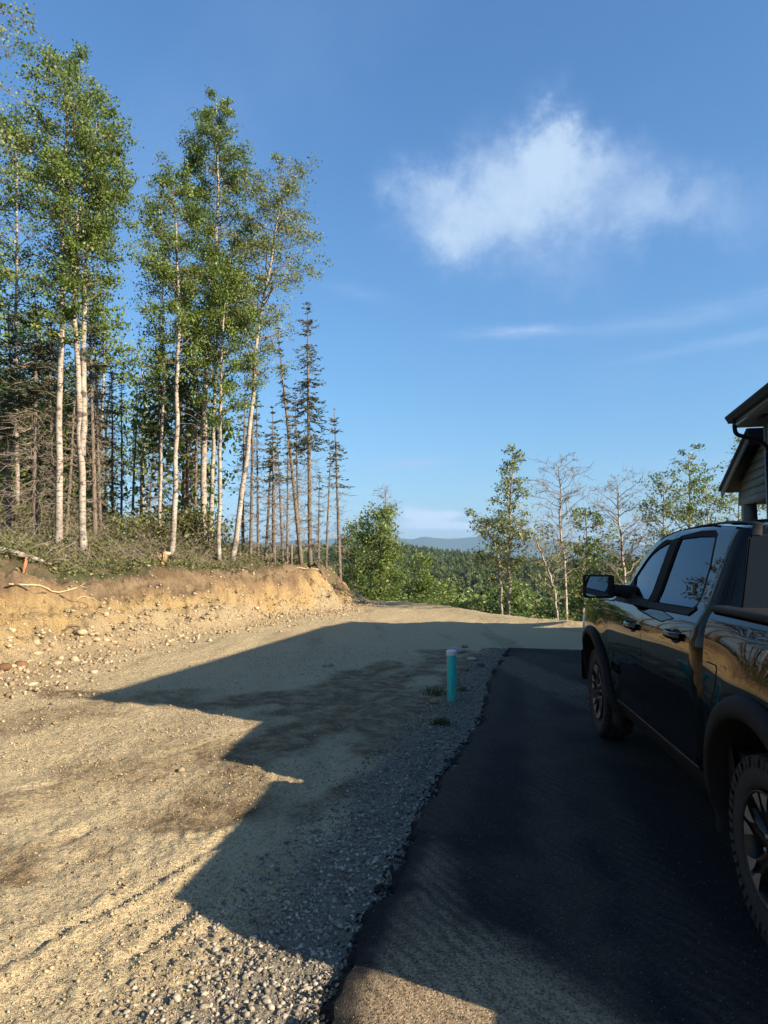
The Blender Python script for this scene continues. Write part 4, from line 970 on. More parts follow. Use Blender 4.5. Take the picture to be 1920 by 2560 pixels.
    while n < 46:
        px = rs.uniform(690, 1660); d = rs.uniform(20, 34); p = at_depth(px * K, 1394, d); q = -poly_sd(np.array([p[0]]), np.array([p[1]]), LOT)[0]
        if not (1.6 < q < 7): continue
        kd = rs.choice(['bush', 'greenbush']); nm, lab, cat, gr = LS[kd]
        o = place(kd, rs.randrange(4), 1.2, (p[0], p[1], tz(p[0], p[1]) - .05), nm, lab, cat, gr, rs, None); s = rs.uniform(.45, .95); o.scale = (s, s, s * .8); n += 1
build_wood()

def build_undergrowth():
    """brush, seedlings and dead sticks on the crest: a mass nobody could count"""
    rs = np.random.RandomState(21); lf, tw = MB(), MB()
    n = 8000
    px = rs.uniform(-90, 735, n * 3) * K; d = rs.uniform(14.5, 29.5, n * 3); x = (px - 960) / CAM_F * d; y = d
    dd = poly_sd(x, y, PLATEAU) - WB(y); m = (dd > .45) & (dd < 6) & (fbm(x, y, 1.4, 3, 4) + .25 * dd + rs.rand(n * 3) * .5 > .25); x, y, dd = x[m][:n], y[m][:n], dd[m][:n]
    z = terrain(x, y); hgt = np.clip(.06 + .36 * rs.rand(len(x)) * sstep(.2, 2.0, dd), .05, .6)
    for i in range(len(x)):
        k = rs.randint(3, 6); b = np.array([x[i], y[i], z[i]]); tip = b + np.array([rs.normal() * .10, rs.normal() * .10, hgt[i]])
        if i % 4 == 0: tw.tube([b, tip], [.005, .002], 3, cap=False)
        leaves(lf, b + (tip - b) * rs.rand(k, 1) + rs.normal(size=(k, 3)) * .06, .075, rs, tint=.2 + .6 * rs.rand())
    lf.obj('undergrowth', M_SHRUB, attr='tint'); tag(bpy.data.objects['undergrowth'], 'low green brush covering the crest of the bank under the trees', 'undergrowth', kind='stuff')
    for i in range(1500):
        a = np.array([rs.uniform(-90, 560) * K, 0, 0]); d = rs.uniform(16, 26); p = np.array([(a[0] - 960) / CAM_F * d, d])
        dd = poly_sd(p[:1], p[1:], PLATEAU)[0] - WB(p[1])
        if not (.8 < dd < 6): continue
        b = np.array([p[0], p[1], tz(*p)]); az = rs.rand() * 6.28; l = rs.uniform(.4, 1.3); e = b + np.array([math.cos(az), math.sin(az), rs.uniform(.05, .9)]) * l
        mid = (b + e) / 2 + rs.normal(size=3) * .08; tw.tube([b, mid, e], [.008, .006, .002], 3, cap=False)
        for _ in range(2):
            f = mid + (e - mid) * rs.rand(); g = f + rs.normal(size=3) * .25 * l; tw.tube([f, (f + g) / 2, g], [.004, .003, .0015], 3, cap=False)
    tag(tw.obj('brushwood', M_TWIG), 'grey dead sticks and broken twigs lying among the brush on the crest', 'brushwood', kind='stuff')
build_undergrowth()

def far_tree(kind, seed):
    rs = np.random.RandomState(seed); mb = MB()
    if kind == 0:                                     # broadleaf crown
        c = rs.normal(size=(520, 3)); c /= np.linalg.norm(c, axis=1)[:, None]; lob = 1 + .35 * np.sin(c[:, 0] * 4 + seed) * np.cos(c[:, 1] * 5 + c[:, 2] * 3)
        c = c * (rs.rand(520, 1) ** .35) * lob[:, None] * np.array([1.7, 1.7, 2.6]) + np.array([0, 0, 5.2]); leaves(mb, c, .62, rs, tint=.3 + .4 * rs.rand())
    else:
        k = 420; t = rs.rand(k) ** 1.3; r = (1 - t) * 1.05 * (.3 + .7 * rs.rand(k)) + .05; a = rs.rand(k) * 6.28
        c = np.column_stack([r * np.cos(a), r * np.sin(a), .8 + t * 7.4 - .25 * r]); leaves(mb, c, .42, rs, tint=.35, droop=.8)
    mb.tube([(0, 0, -.5), (0, 0, 4), (0, 0, 7 if kind else 5)], [.10, .08, .03], 5, cap=False, tint=.1)
    return mb.mesh('far_tree', attr='tint')
def build_far_wood():
    M_FL = mat_leaf('far_leaf', (.065, .095, .026), (.11, .15, .042), (.165, .195, .065), .2)
    M_FS = mat_leaf('far_needle', (.022, .038, .018), (.04, .058, .026), (.065, .08, .036), .08)
    src = bpy.data.collections.new('far_tree_kinds')
    for i, k in enumerate([0, 0, 0, 1, 1, 1]):
        o = bpy.data.objects.new('far_tree', far_tree(k, 60 + i)); o.data.materials.append(M_FL if k == 0 else M_FS); src.objects.link(o)
    rs = np.random.RandomState(8); n = 15000
    r = 62 * (980 / 62.0) ** (rs.rand(n) ** .75); a = np.radians(-40 + 76 * rs.rand(n)); x = r * np.sin(a); y = r * np.cos(a)
    q = -poly_sd(x, y, LOT); k = (q > 34); x, y = x[k], y[k]; z = terrain(x, y) - .4
    me = bpy.data.meshes.new('valley_forest'); me.from_pydata(np.column_stack([x, y, z]).tolist(), [], [])
    o = link('valley_forest', me); tag(o, 'mixed green forest covering the valley and the far hill', 'forest', kind='stuff')
    ng = bpy.data.node_groups.new('valley_forest', 'GeometryNodeTree'); ng.is_modifier = True
    ng.interface.new_socket(name='Geometry', in_out='INPUT', socket_type='NodeSocketGeometry'); ng.interface.new_socket(name='Geometry', in_out='OUTPUT', socket_type='NodeSocketGeometry')
    gi = ng.nodes.new('NodeGroupInput'); go = ng.nodes.new('NodeGroupOutput'); ip = ng.nodes.new('GeometryNodeInstanceOnPoints')
    ci = ng.nodes.new('GeometryNodeCollectionInfo'); ci.inputs[0].default_value = src; ci.inputs['Separate Children'].default_value = True; ci.inputs['Reset Children'].default_value = True
    rv = ng.nodes.new('FunctionNodeRandomValue'); rv.data_type = 'FLOAT_VECTOR'; rv.inputs[0].default_value = (-.05, -.05, 0); rv.inputs[1].default_value = (.05, .05, 6.28)
    sv = ng.nodes.new('FunctionNodeRandomValue'); sv.data_type = 'FLOAT_VECTOR'; sv.inputs[0].default_value = (.75, .75, .62); sv.inputs[1].default_value = (1.35, 1.35, 1.25); sv.inputs['Seed'].default_value = 3
    L = ng.links.new
    L(gi.outputs[0], ip.inputs['Points']); L(ci.outputs[0], ip.inputs['Instance']); ip.inputs['Pick Instance'].default_value = True
    L(rv.outputs[0], ip.inputs['Rotation']); L(sv.outputs[0], ip.inputs['Scale']); L(ip.outputs[0], go.inputs[0])
    md = o.modifiers.new('trees', 'NODES'); md.node_group = ng
build_far_wood()

def build_mountains():
    a = np.radians(np.linspace(-60, 60, 260)); rr = np.linspace(8200, 10800, 26)
    A, Rr = np.meshgrid(a, rr, indexing='ij'); x = Rr * np.sin(A); y = Rr * np.cos(A)
    t = (Rr - 8200) / 2600; ridge = 1 - np.abs(t * 2 - 1); prof = sstep(0, 1, ridge)
    z = -12 + prof * (235 + 90 * fbm(x, y, 3800, 3, 2) + 70 * fbm(x, y, 900, 4, 3))
    mb = MB(); mb.grid(np.stack([x, y, z], -1))
    m, T, p, out = new_mat('mountain'); n = T.noise(T.node('ShaderNodeNewGeometry').outputs['Position'], .002, 6, .6)
    T.put(p.inputs['Base Color'], T.mix(n, (.03, .06, .05), (.07, .10, .075))); p.inputs['Roughness'].default_value = 1
    tag(mb.obj('mountains', m, smooth=True), kind='structure')
    # the air between: even, pale haze
    hb = MB(); hb.box((-11900, -11900, -60), (11900, 11900, 480))
    hm = bpy.data.materials.new('haze'); hm.use_nodes = True; hm.node_tree.nodes.clear(); H = NT(hm.node_tree)
    pv = H.node('ShaderNodeVolumePrincipled'); pv.inputs['Color'].default_value = (.36, .62, 1.0, 1); pv.inputs['Density'].default_value = 6e-5; pv.inputs['Anisotropy'].default_value = .1
    ho = H.node('ShaderNodeOutputMaterial'); hm.node_tree.links.new(pv.outputs[0], ho.inputs['Volume'])
    tag(hb.obj('haze', hm), 'thin blue haze over the valley', 'haze', kind='stuff')
build_mountains()
# ------------------------------------------------------------------ the pickup truck (local: x right, y forward from the rear axle, z up)
def mat_paint():
    m, T, p, out = new_mat('black_paint')
    P = T.node('ShaderNodeTexCoord').outputs['Object']
    z = T.node('ShaderNodeSeparateXYZ'); T.put(z.inputs[0], P)
    dust = T.m('MULTIPLY', T.mapr(z.outputs[2], .45, .85, .10, .0), T.mapr(T.noise(P, 7, 5, .65), .35, .7, .2, 1.0))
    T.put(p.inputs['Base Color'], T.mix(dust, (.002, .0022, .0028), (.10, .085, .065)))
    T.put(p.inputs['Roughness'], T.mapr(dust, 0, .3, .16, .5)); p.inputs['Specular IOR Level'].default_value = 0.0
    p.inputs['Coat Weight'].default_value = 1.0; p.inputs['Coat IOR'].default_value = 1.36
    T.put(p.inputs['Coat Roughness'], T.mapr(dust, 0, .3, .012, .25))
    return m
def mat_glass(name, tint, refl=1.0):
    m = bpy.data.materials.new(name); m.use_nodes = True; m.node_tree.nodes.clear(); T = NT(m.node_tree)
    out = T.node('ShaderNodeOutputMaterial'); fr = T.node('ShaderNodeFresnel'); fr.inputs[0].default_value = 1.47
    tr = T.node('ShaderNodeBsdfTransparent'); tr.inputs[0].default_value = (*tint, 1); gl = T.node('ShaderNodeBsdfGlossy'); gl.inputs['Roughness'].default_value = .01; gl.inputs[0].default_value = (.62 * refl, .70 * refl, .82 * refl, 1)
    mx = T.node('ShaderNodeMixShader'); L = m.node_tree.links.new
    L(fr.outputs[0], mx.inputs[0]); L(tr.outputs[0], mx.inputs[1]); L(gl.outputs[0], mx.inputs[2]); L(mx.outputs[0], out.inputs[0])
    return m
M_PAINT = mat_paint()
M_PLAST = simple('black_plastic', (.013, .013, .0135), .65, spec=.12, noise=.35, nscale=9, bump=.0006, bscale=900)
M_TRIM = simple('black_trim', (.004, .004, .0045), .75, spec=.12)
M_RUBBER = simple('tyre_rubber', (.024, .0215, .019), .9, noise=.35, nscale=14)
M_DARKRIM = simple('gunmetal_wheel', (.030, .027, .025), .38, metal=.6)
M_SILVER = simple('machined_wheel_face', (.30, .28, .26), .5, metal=.7)
M_BLACK = simple('underbody_black', (.006, .006, .006), .85)
M_CLOTH = simple('seat_cloth', (.012, .012, .013), .9)
M_TINT = mat_glass('tinted_glass', (.035, .04, .042)); M_CLEAR = mat_glass('lightly_tinted_glass', (.50, .56, .55))
M_MIRROR = simple('mirror_glass', (.62, .66, .68), .01, metal=1.0)
M_RED_LENS = simple('red_lens', (.22, .006, .006), .15); M_LAMP = simple('lamp_lens', (.5, .5, .5), .1)
ZU = spline([.34, .40, .46, .55, .70, .80, .88, .98, 1.08, 1.17, 1.24, 1.30, 1.345, 1.385, 1.42, 1.46, 1.60, 1.80, 1.88, 1.93, 1.97], [.90, .928, .950, .966, .978, .986, .996, 1.008, 1.012, 1.008, .999, .984, .964, .940, .918, .898, .843, .765, .728, .685, .58])
ZB = spline([.34, .40, .46, .55, .70, .85, 1.0, 1.10, 1.20, 1.30, 1.36, 1.40, 1.43, 1.45], [.92, .94, .962, .980, .998, 1.012, 1.022, 1.022, 1.014, 1.000, .985, .968, .945, .90])
def SU(s, z):
    s = np.asarray(s, float); z = np.asarray(z, float)
    u = np.where(s < .715, ZB(z), ZU(z))
    u = u - .05 * np.clip((s - 1.7) / 1.4, 0, 2) ** 2 * sstep(1.38, 1.5, z)
    u = u - .17 * np.clip((s - 3.95) / .75, 0, 1.4) ** 2.2
    u = u + .020 * np.exp(-((np.hypot(s - 3.672, z - .42) - .62) / .16) ** 2) * (s > 2.6) * (z < 1.3)
    u = u + .022 * np.exp(-((np.hypot(s, z - .42) - .64) / .18) ** 2) * (s < .72) * (z < 1.35)
    return u
def side_map(P2, off, side):
    s, z = P2[:, 0], P2[:, 1]; return np.column_stack([-side * (SU(s, z) + off), s, z])
def side_norm(P2, side):
    s, z = P2[:, 0], P2[:, 1]; e = .004
    ds = (SU(s + e, z) - SU(s - e, z)) / (2 * e); dz = (SU(s, z + e) - SU(s, z - e)) / (2 * e)
    n = np.column_stack([-side * np.ones(len(s)), -ds, -dz]); return n / np.linalg.norm(n, axis=1)[:, None]
def panel(name, outline, mat, parent, side, holes=(), off=0.0, step=.035, lip=.022, inset=.0035):
    def shrink(poly, d):
        p = dense(poly, step * .8); n = len(p); t = np.roll(p, -1, 0) - np.roll(p, 1, 0); nn = np.stack([-t[:, 1], t[:, 0]], -1); nn /= np.linalg.norm(nn, axis=1)[:, None] + 1e-9
        a = sum(p[i][0] * p[(i + 1) % n][1] - p[(i + 1) % n][0] * p[i][1] for i in range(n))
        return p + nn * d * (1 if a > 0 else -1)
    o2 = shrink(outline, inset); h2 = [dense(h, step * .8) for h in holes]
    pts = inner_grid([tuple(p) for p in o2], step, 0.0, .45)
    for h in h2: pts = pts[poly_sd(pts[:, 0], pts[:, 1], [tuple(p) for p in h]) < -.4 * step]
    v2, f = cdt([tuple(p) for p in o2], [[tuple(p) for p in h] for h in h2], [tuple(p) for p in pts])
    v3 = side_map(v2, off, side); nr = side_norm(v2, side)
    fn = np.cross(v3[f[:, 1]] - v3[f[:, 0]], v3[f[:, 2]] - v3[f[:, 0]]); flip = (fn * nr[f[:, 0]]).sum(1) < 0; f[flip] = f[flip][:, ::-1]
    mb = MB(); mb.add(v3, tris=f); norms = [nr]
    for loop in [o2] + h2:
        a = side_map(loop, off, side); b = side_map(loop, off - lip, side); mb.grid(np.array([a, b]), closed=True, flip=side < 0)
        t = np.roll(loop, -1, 0) - np.roll(loop, 1, 0); k = np.column_stack([np.zeros(len(loop)), t[:, 1], -t[:, 0]]); k /= np.linalg.norm(k, axis=1)[:, None] + 1e-9
        norms += [k, k]
    me = mb.mesh(name, smooth=True); me.normals_split_custom_set_from_vertices(np.vstack(norms).tolist())
    return link(name, me, mat, parent)
def arc(cx, cz, r, a0, a1, n):
    a = np.radians(np.linspace(a0, a1, n)); return [(cx + r * math.cos(t), cz + r * math.sin(t)) for t in a]

def make_wheel(parent, x, y, side):
    w = bpy.data.objects.new('wheel', None); COL.objects.link(w); w.parent = parent; w.location = (x, y, .42); w.rotation_euler = (0, 0, 0 if side > 0 else PI)
    # outer face towards -x
    prof = [(.10, .245), (.03, .262), (.012, .30), (.006, .345), (.012, .375), (.03, .402), (.06, .408), (.14, .409), (.22, .408), (.25, .402), (.268, .375), (.274, .345), (.268, .30), (.25, .262), (.18, .245)]
    th = np.linspace(0, 2 * PI, 72, endpoint=False)
    P = np.array([[(dx, r * math.sin(t), r * math.cos(t)) for t in th] for dx, r in prof])
    mb = MB(); mb.grid(P, closed=True); ty = mb.obj('tyre', M_RUBBER, w, smooth=True)
    tr = MB(); n = 46
    for k in range(n):
        for row, (x0, x1, sk) in enumerate([(.004, .062, .0), (.068, .13, .35), (.145, .205, -.35), (.212, .270, 0)]):
            a = 2 * PI * (k + (.5 if row % 2 else 0)) / n; w2 = PI / n * .80
            r0, r1 = .398, .416
            c = []
            for rr_, ins in ((r0, 1.1), (r1, .92)):
                for xx, sgn in ((x0, -1), (x1, -1), (x1, 1), (x0, 1)):
                    aa = a + sgn * w2 * ins + sk * (xx - .14) * 1.0; r_ = rr_ if not (row in (0, 3) and rr_ == r1 and xx in (.004, .270)) else r1 - .012
                    c.append((xx, r_ * math.sin(aa), r_ * math.cos(aa)))
            tr.add(np.array(c), quads=[(3, 2, 1, 0), (4, 5, 6, 7), (0, 1, 5, 4), (1, 2, 6, 5), (2, 3, 7, 6), (3, 0, 4, 7)])
            if row == 0:                              # side biters
                sb = []
                for dx, rr_ in ((.010, .352), (.003, .36), (.006, .40), (.02, .41)):
                    for sgn in (-1, 1): sb.append((dx - (.004 if k % 2 else 0), rr_ * math.sin(a + sgn * w2 * .8), rr_ * math.cos(a + sgn * w2 * .8)))
                tr.add(np.array(sb), quads=[(0, 1, 3, 2), (2, 3, 5, 4), (4, 5, 7, 6)])
    o = tr.obj('tread', M_RUBBER, w); o['kind'] = 'stuff'
    rp = [(.02, .256), (.008, .256), (.006, .248), (.02, .238), (.06, .228), (.16, .222), (.24, .235)]
    mb = MB(); mb.grid(np.array([[(dx, r * math.sin(t), r * math.cos(t)) for t in th] for dx, r in rp]), closed=True); mb.obj('rim', M_DARKRIM, w, smooth=True)
    mb = MB(); mb.grid(np.array([[(dx, r * math.sin(t), r * math.cos(t)) for t in th] for dx, r in [(.17, .0001), (.17, .228)]]), closed=True); mb.obj('brake_disc', M_BLACK, w)
    for k in range(6):
        a = 2 * PI * (k + .25) / 6; sp = MB(); fc = MB()
        def pt(r, t, dx): return (dx, r * math.sin(a) + t * math.cos(a), r * math.cos(a) - t * math.sin(a))
        st = [(.045, .040, .042), (.12, .038, .030), (.20, .052, .022), (.238, .082, .018)]
        P = np.array([[pt(r, -t, dx + .05), pt(r, -t * .82, dx), pt(r, -t * .25, dx + .010), pt(r, t * .25, dx + .010), pt(r, t * .82, dx), pt(r, t, dx + .05)] for r, t, dx in st])
        sp.grid(P, flip=True); so = sp.obj('spoke', M_DARKRIM, w, smooth=False)
        for sg in (-1, 1):
            tri = [pt(.243, sg * .092, .012), pt(.246, sg * .012, .011), pt(.200, sg * .012, .015), pt(.160, sg * .030, .021), pt(.200, sg * .058, .015)]
            fc.add(np.array(tri), tris=[(0, 1, 2), (0, 2, 4), (4, 2, 3)] if sg < 0 else [(0, 2, 1), (0, 4, 2), (4, 3, 2)])
        fc.obj('machined_face', M_SILVER, so)
    mb = MB(); mb.grid(np.array([[(dx, r * math.sin(t), r * math.cos(t)) for t in th[::3]] for dx, r in [(.020, .0001), (.022, .03), (.034, .042), (.07, .05)]]), closed=True); mb.obj('centre_cap', M_PLAST, w, smooth=True)
    lg = MB()
    for k in range(6):
        a = 2 * PI * (k + .75) / 6; lg.tube([(.05, .066 * math.sin(a), .066 * math.cos(a)), (.028, .066 * math.sin(a), .066 * math.cos(a))], .011, 6)
    o = lg.obj('lug_nuts', M_SILVER, w); o['kind'] = 'stuff'
    return w

def build_truck():
    T = thing('pickup_truck', 'black crew cab pickup truck parked on the asphalt beside the house', 'pickup truck', (2.690, 3.032, -.004), -R(5.94))
    FA, RA = (3.672, .43), (0.0, .43)
    win_f = [(2.90, 1.415), (2.78, 1.58), (2.665, 1.690), (2.52, 1.762), (2.37, 1.808), (2.20, 1.838), (2.075, 1.850), (2.065, 1.395)]
    win_r = [(1.845, 1.395), (1.868, 1.868), (1.50, 1.880), (1.24, 1.874), (1.175, 1.855), (1.085, 1.68), (1.045, 1.50), (1.060, 1.435), (1.11, 1.405)]
    def grow(poly, d):
        p = np.array(poly); c = p.mean(0); n = len(p); t = np.roll(p, -1, 0) - np.roll(p, 1, 0); nn = np.stack([t[:, 1], -t[:, 0]], -1); nn /= np.linalg.norm(nn, axis=1)[:, None]
        s = np.sign(((p - c) * nn).sum(1)); return [tuple(q) for q in p + nn * (s * d)[:, None]]
    front_door = [(2.955, 1.345), (3.05, 1.18), (3.115, .97), (3.145, .78), (3.13, .66), (3.02, .53), (2.93, .495), (2.05, .497), (2.085, .66), (2.035, .80), (1.965, .94), (1.955, 1.13), (1.985, 1.33), (1.985, 1.926),
                  (2.08, 1.918), (2.28, 1.890), (2.44, 1.858), (2.60, 1.785), (2.73, 1.675), (2.83, 1.545)]
    rear_door = [(1.985, 1.33), (1.955, 1.13), (1.965, .94), (2.035, .80), (2.085, .66), (2.05, .497), (.955, .512), (.925, .87), (.905, 1.17), (.955, 1.33), (.945, 1.46), (1.02, 1.76), (1.09, 1.875), (1.16, 1.915), (1.35, 1.930), (1.65, 1.936), (1.985, 1.926)]
    fender = [(2.955, 1.345), (3.05, 1.18), (3.115, .97), (3.145, .78), (3.13, .66), (3.10, .60)] + arc(FA[0], FA[1], .585, 163, 12, 26) + [(4.46, .58), (4.60, .62), (4.66, .9), (4.63, 1.12), (4.45, 1.20), (4.1, 1.255), (3.6, 1.305), (3.25, 1.335)]
    bed = [(.688, 1.43), (.676, 1.27), (.655, 1.12), (.650, .95), (.640, .70), (.628, .52), (.572, .52)] + arc(RA[0], RA[1], .585, 8, 172, 30) + [(-.60, .52), (-1.16, .56), (-1.19, .9), (-1.19, 1.435)]
    rocker_z = (.345, .487)
    for side in (1, -1):
        fd = panel('front_door', front_door, M_PAINT, T, side, holes=[grow(win_f, .028)])
        rd = panel('rear_door', rear_door, M_PAINT, T, side, holes=[grow(win_r, .026)])
        for d, w, gm, nm in ((fd, win_f, M_CLEAR, 'front'), (rd, win_r, M_TINT, 'rear')):
            panel('window_trim', grow(w, .0295), M_TRIM, d, side, holes=[grow(w, -.014)], off=-.004, inset=0, lip=.02)
            panel('window_pane', grow(w, .012), gm, d, side, off=-.012, inset=0, lip=.004)
        if True:                                      # darkened quarter of the front glass behind the mirror and the pillar cover
            panel('pillar_cover', [(2.045, 1.40), (2.045, 1.86), (1.885, 1.874), (1.862, 1.40)], M_TRIM, rd, side, off=.002, inset=0, lip=.01)
            panel('sail_trim', [(2.925, 1.405), (2.80, 1.560), (2.70, 1.480), (2.45, 1.405)], M_PLAST, fd, side, off=.003, inset=0, lip=.02)
        panel('cab_quarter', [(.951, 1.30), (.961, 1.33), (.951, 1.46), (1.026, 1.757), (1.095, 1.870), (1.165, 1.910), (1.21, 1.921), (1.10, 1.921), (.93, 1.910), (.90, 1.72), (.90, 1.30)], M_PAINT, T, side, inset=0, lip=.01)
        panel('front_fender', fender, M_PAINT, T, side)
        b = panel('bed_side', bed, M_PAINT, T, side)
        panel('belt_molding', [(2.955, 1.352), (2.955, 1.398), (2.0, 1.402), (1.985, 1.402), (1.985, 1.360), (2.0, 1.360)], M_PLAST, fd, side, off=.010, inset=0, lip=.03)
        panel('belt_molding', [(1.975, 1.360), (1.975, 1.402), (1.12, 1.408), (1.045, 1.432), (1.020, 1.418), (1.085, 1.376)], M_PLAST, rd, side, off=.010, inset=0, lip=.03)
        panel('rocker_panel', [(3.08, .345), (3.08, .482), (.64, .487), (.60, .36)], M_PLAST, T, side, off=-.016, inset=0, lip=.08)
        panel('sill_strip', [(2.93, .487), (2.93, .4935), (.955, .508), (.955, .500)], simple('dusty_edge', (.22, .20, .18), .4, metal=.3), T, side, off=.002, inset=0, lip=.006, step=.06)
        if side > 0:
            fdr = [(.605, 1.150), (.590, 1.168), (.455, 1.168), (.437, 1.150), (.440, 1.07), (.455, 1.02), (.500, .972), (.585, .965), (.606, .985)]
            panel('fuel_door', fdr, M_PAINT, b, side, off=.0035, inset=.004, lip=.006, step=.025)
            panel('fuel_door_gap', fdr, M_BLACK, b, side, off=.0012, inset=-.003, lip=.002, step=.025)
        # handles: a cup and a bar
        for d, s0, s1, z0 in ((fd, 2.06, 2.37, 1.198), (rd, 1.06, 1.35, 1.238)):
            cup = arc((s0 + s1) / 2 - .05, z0, .07, 0, 360, 20)
            cup = [((s0 + s1) / 2 - .03 + (a - ((s0 + s1) / 2 - .05)) * 1.5, z0 + (c - z0) * .62) for a, c in cup[:-1]]
            panel('handle_cup', cup, M_BLACK, d, side, off=.002, inset=0, lip=.004, step=.03)
            u = float(SU((s0 + s1) / 2, z0)); mb = MB()
            n = 12; pts = [(-side * (u + .006 + .036 * math.sin(PI * min(1, max(0, t))) ** .5), s0 + (s1 - s0) * t, z0 + .004) for t in np.linspace(0, 1, n)]
            rings = []
            for p in pts:
                rings.append([(p[0] + side * .0, p[1], p[2] + .026), (p[0] - side * .010, p[1], p[2] + .018), (p[0] - side * .012, p[1], p[2] - .012), (p[0], p[1], p[2] - .022), (p[0] + side * .014, p[1], p[2] - .016), (p[0] + side * .014, p[1], p[2] + .02)])
            mb.grid(np.array(rings), closed=True, flip=side < 0); mb.obj('handle', M_PAINT, d, smooth=True)
        # wheel arch flares and liners
        for (cs, cz), nm, rin, rout, a0, a1 in ((FA, 'front_flare', .545, .625, -4, 196), (RA, 'rear_flare', .555, .665, -14, 194)):
            P = []
            for t in np.radians(np.linspace(a0, a1, 60)):
                row = []
                low = max(0.0, -math.sin(t)) * .25
                tail = .09 * max(0, (math.radians(165) - t) < 0) * (t - math.radians(165)) / math.radians(31) if nm == 'front_flare' else 0
                for k, (fr, o_) in enumerate([(0, -.13), (0, .034), (.10, .043), (.35, .044), (.65, .040), (.88, .030), (1.0, .004), (1.0, -.02)]):
                    r = rin + (rout - rin) * fr + tail * fr; s = cs + r * math.cos(t); z = cz + r * math.sin(t) * (1 - low * .0)
                    ub = float(SU(cs + rout * math.cos(t), np.clip(cz + rout * math.sin(t), .36, 1.4)))
                    row.append((-side * (ub + o_), s, z))
                P.append(row)
            mb = MB(); mb.grid(np.array(P), flip=side > 0); mb.obj('wheel_arch_flare', M_PLAST, T, smooth=True)
            P = []
            for t in np.radians(np.linspace(-20, 200, 30)): P.append([(-side * .93, cs + .57 * math.cos(t), cz + .57 * math.sin(t)), (-side * .60, cs + .57 * math.cos(t), cz + .57 * math.sin(t)), (-side * .60, cs, cz)])
            mb = MB(); mb.grid(np.array(P), flip=side < 0); mb.obj('wheel_well', M_BLACK, T)
        # mirror on its arm
        mr = bpy.data.objects.new('side_mirror', None); COL.objects.link(mr); mr.parent = T; mr.location = (-side * 1.175, 2.63, 1.487)
        bm = bmesh.new(); bmesh.ops.create_cube(bm, size=1)
        for v in bm.verts: v.co = Vector((v.co.x * .268, v.co.y * .115 , v.co.z * .205))
        for v in bm.verts:
            if v.co.y > 0: v.co.x *= .84; v.co.z *= .80
        bmesh.ops.bevel(bm, geom=bm.edges[:], offset=.032, segments=5, profile=.55, affect='EDGES')
        me = bpy.data.meshes.new('housing'); bm.to_mesh(me); bm.free(); me.polygons.foreach_set('use_smooth', np.ones(len(me.polygons), bool)); link('housing', me, M_PLAST, mr)
        def rr_rect(w, h, r, y, n=6):
            o = []
            for cx, cz_, a in ((w / 2 - r, h / 2 - r, 0), (-w / 2 + r, h / 2 - r, 90), (-w / 2 + r, -h / 2 + r, 180), (w / 2 - r, -h / 2 + r, 270)): o += [(cx + r * math.cos(R(a + t)), y, cz_ + r * math.sin(R(a + t))) for t in np.linspace(0, 90, n)]
            return o
        mb = MB(); o_ = rr_rect(.222, .162, .03, -.0600); mb.add(np.array([(0, -.0600, 0)] + o_), tris=[(0, i + 1, (i + 1) % len(o_) + 1) for i in range(len(o_))]); g = mb.obj('mirror_pane', M_MIRROR, mr)
        g.rotation_euler = (0, 0, side * R(2.0))
        mb = MB(); sp = [(p[0] * .28 - side * .072, -.0612, p[2] * .34 + .052) for p in o_]; mb.add(np.array([np.mean(sp, 0)] + sp), tris=[(0, i + 1, (i + 1) % len(sp) + 1) for i in range(len(sp))]); mb.obj('spotter_mirror', simple('convex_mirror', (.30, .33, .36), .05, metal=1.0), mr)
        mb = MB(); P = []
        for t in np.linspace(0, 1, 9):
            x = side * (.10 + .215 * t); yy = .0 + .02 * t; zz = -.028 - .030 * t; hh = .047 + .018 * t; dd = .040 + .05 * t
            P.append([(x, yy + dd * math.cos(a), zz + hh * math.sin(a)) for a in np.linspace(0, 2 * PI, 12, endpoint=False)])
        mb.grid(np.array(P), closed=True, flip=side > 0); mb.obj('arm', M_PLAST, mr, smooth=True)
    # badge letters on the driver's door
    for ch, s0 in zip('RAM', (2.985, 2.90, 2.815)):
        cu = bpy.data.curves.new('badge_letter', 'FONT'); cu.body = ch; cu.size = .105; cu.extrude = .004; cu.align_x = 'CENTER'; cu.materials.append(M_TRIM)
        dg = bpy.data.objects.new('badge_letter', cu); COL.objects.link(dg)
        me = bpy.data.meshes.new_from_object(dg.evaluated_get(bpy.context.evaluated_depsgraph_get())); bpy.data.objects.remove(dg)
        o = link('badge_letter', me, M_TRIM, T)
        u = float(SU(s0, .77)); o.location = (-(u + .005), s0, .735); o.rotation_euler = (PI / 2 + .05, 0, -PI / 2)
    # roof, pillars, windscreen, cab back
    ss = np.concatenate([np.linspace(.800, .96, 9), np.linspace(.99, 2.42, 34)]); ze = spline([.800, .84, .97, 1.12, 1.35, 2.05, 2.25, 2.42], [1.890, 1.900, 1.912, 1.921, 1.936, 1.928, 1.902, 1.868])
    zc = spline([.800, .84, .98, 1.3, 1.7, 2.0, 2.42], [1.900, 1.935, 1.968, 1.988, 1.985, 1.968, 1.915])
    P = []
    for s in ss:
        ue = float(ZU(ze(s))) - .05 * max(0, (s - 1.7) / 1.4) ** 2 + .004; rc = .07
        if s < .800 + rc: ue -= rc - math.sqrt(max(0, rc ** 2 - (rc - (s - .800)) ** 2))
        P.append([(-ue * v, s, float(ze(s)) + (float(zc(s)) - float(ze(s))) * (1 - abs(v) ** 2.3)) for v in np.linspace(1, -1, 33)])
    mb = MB(); mb.grid(np.array(P), flip=False); roof = mb.obj('roof', M_PAINT, T, smooth=True)
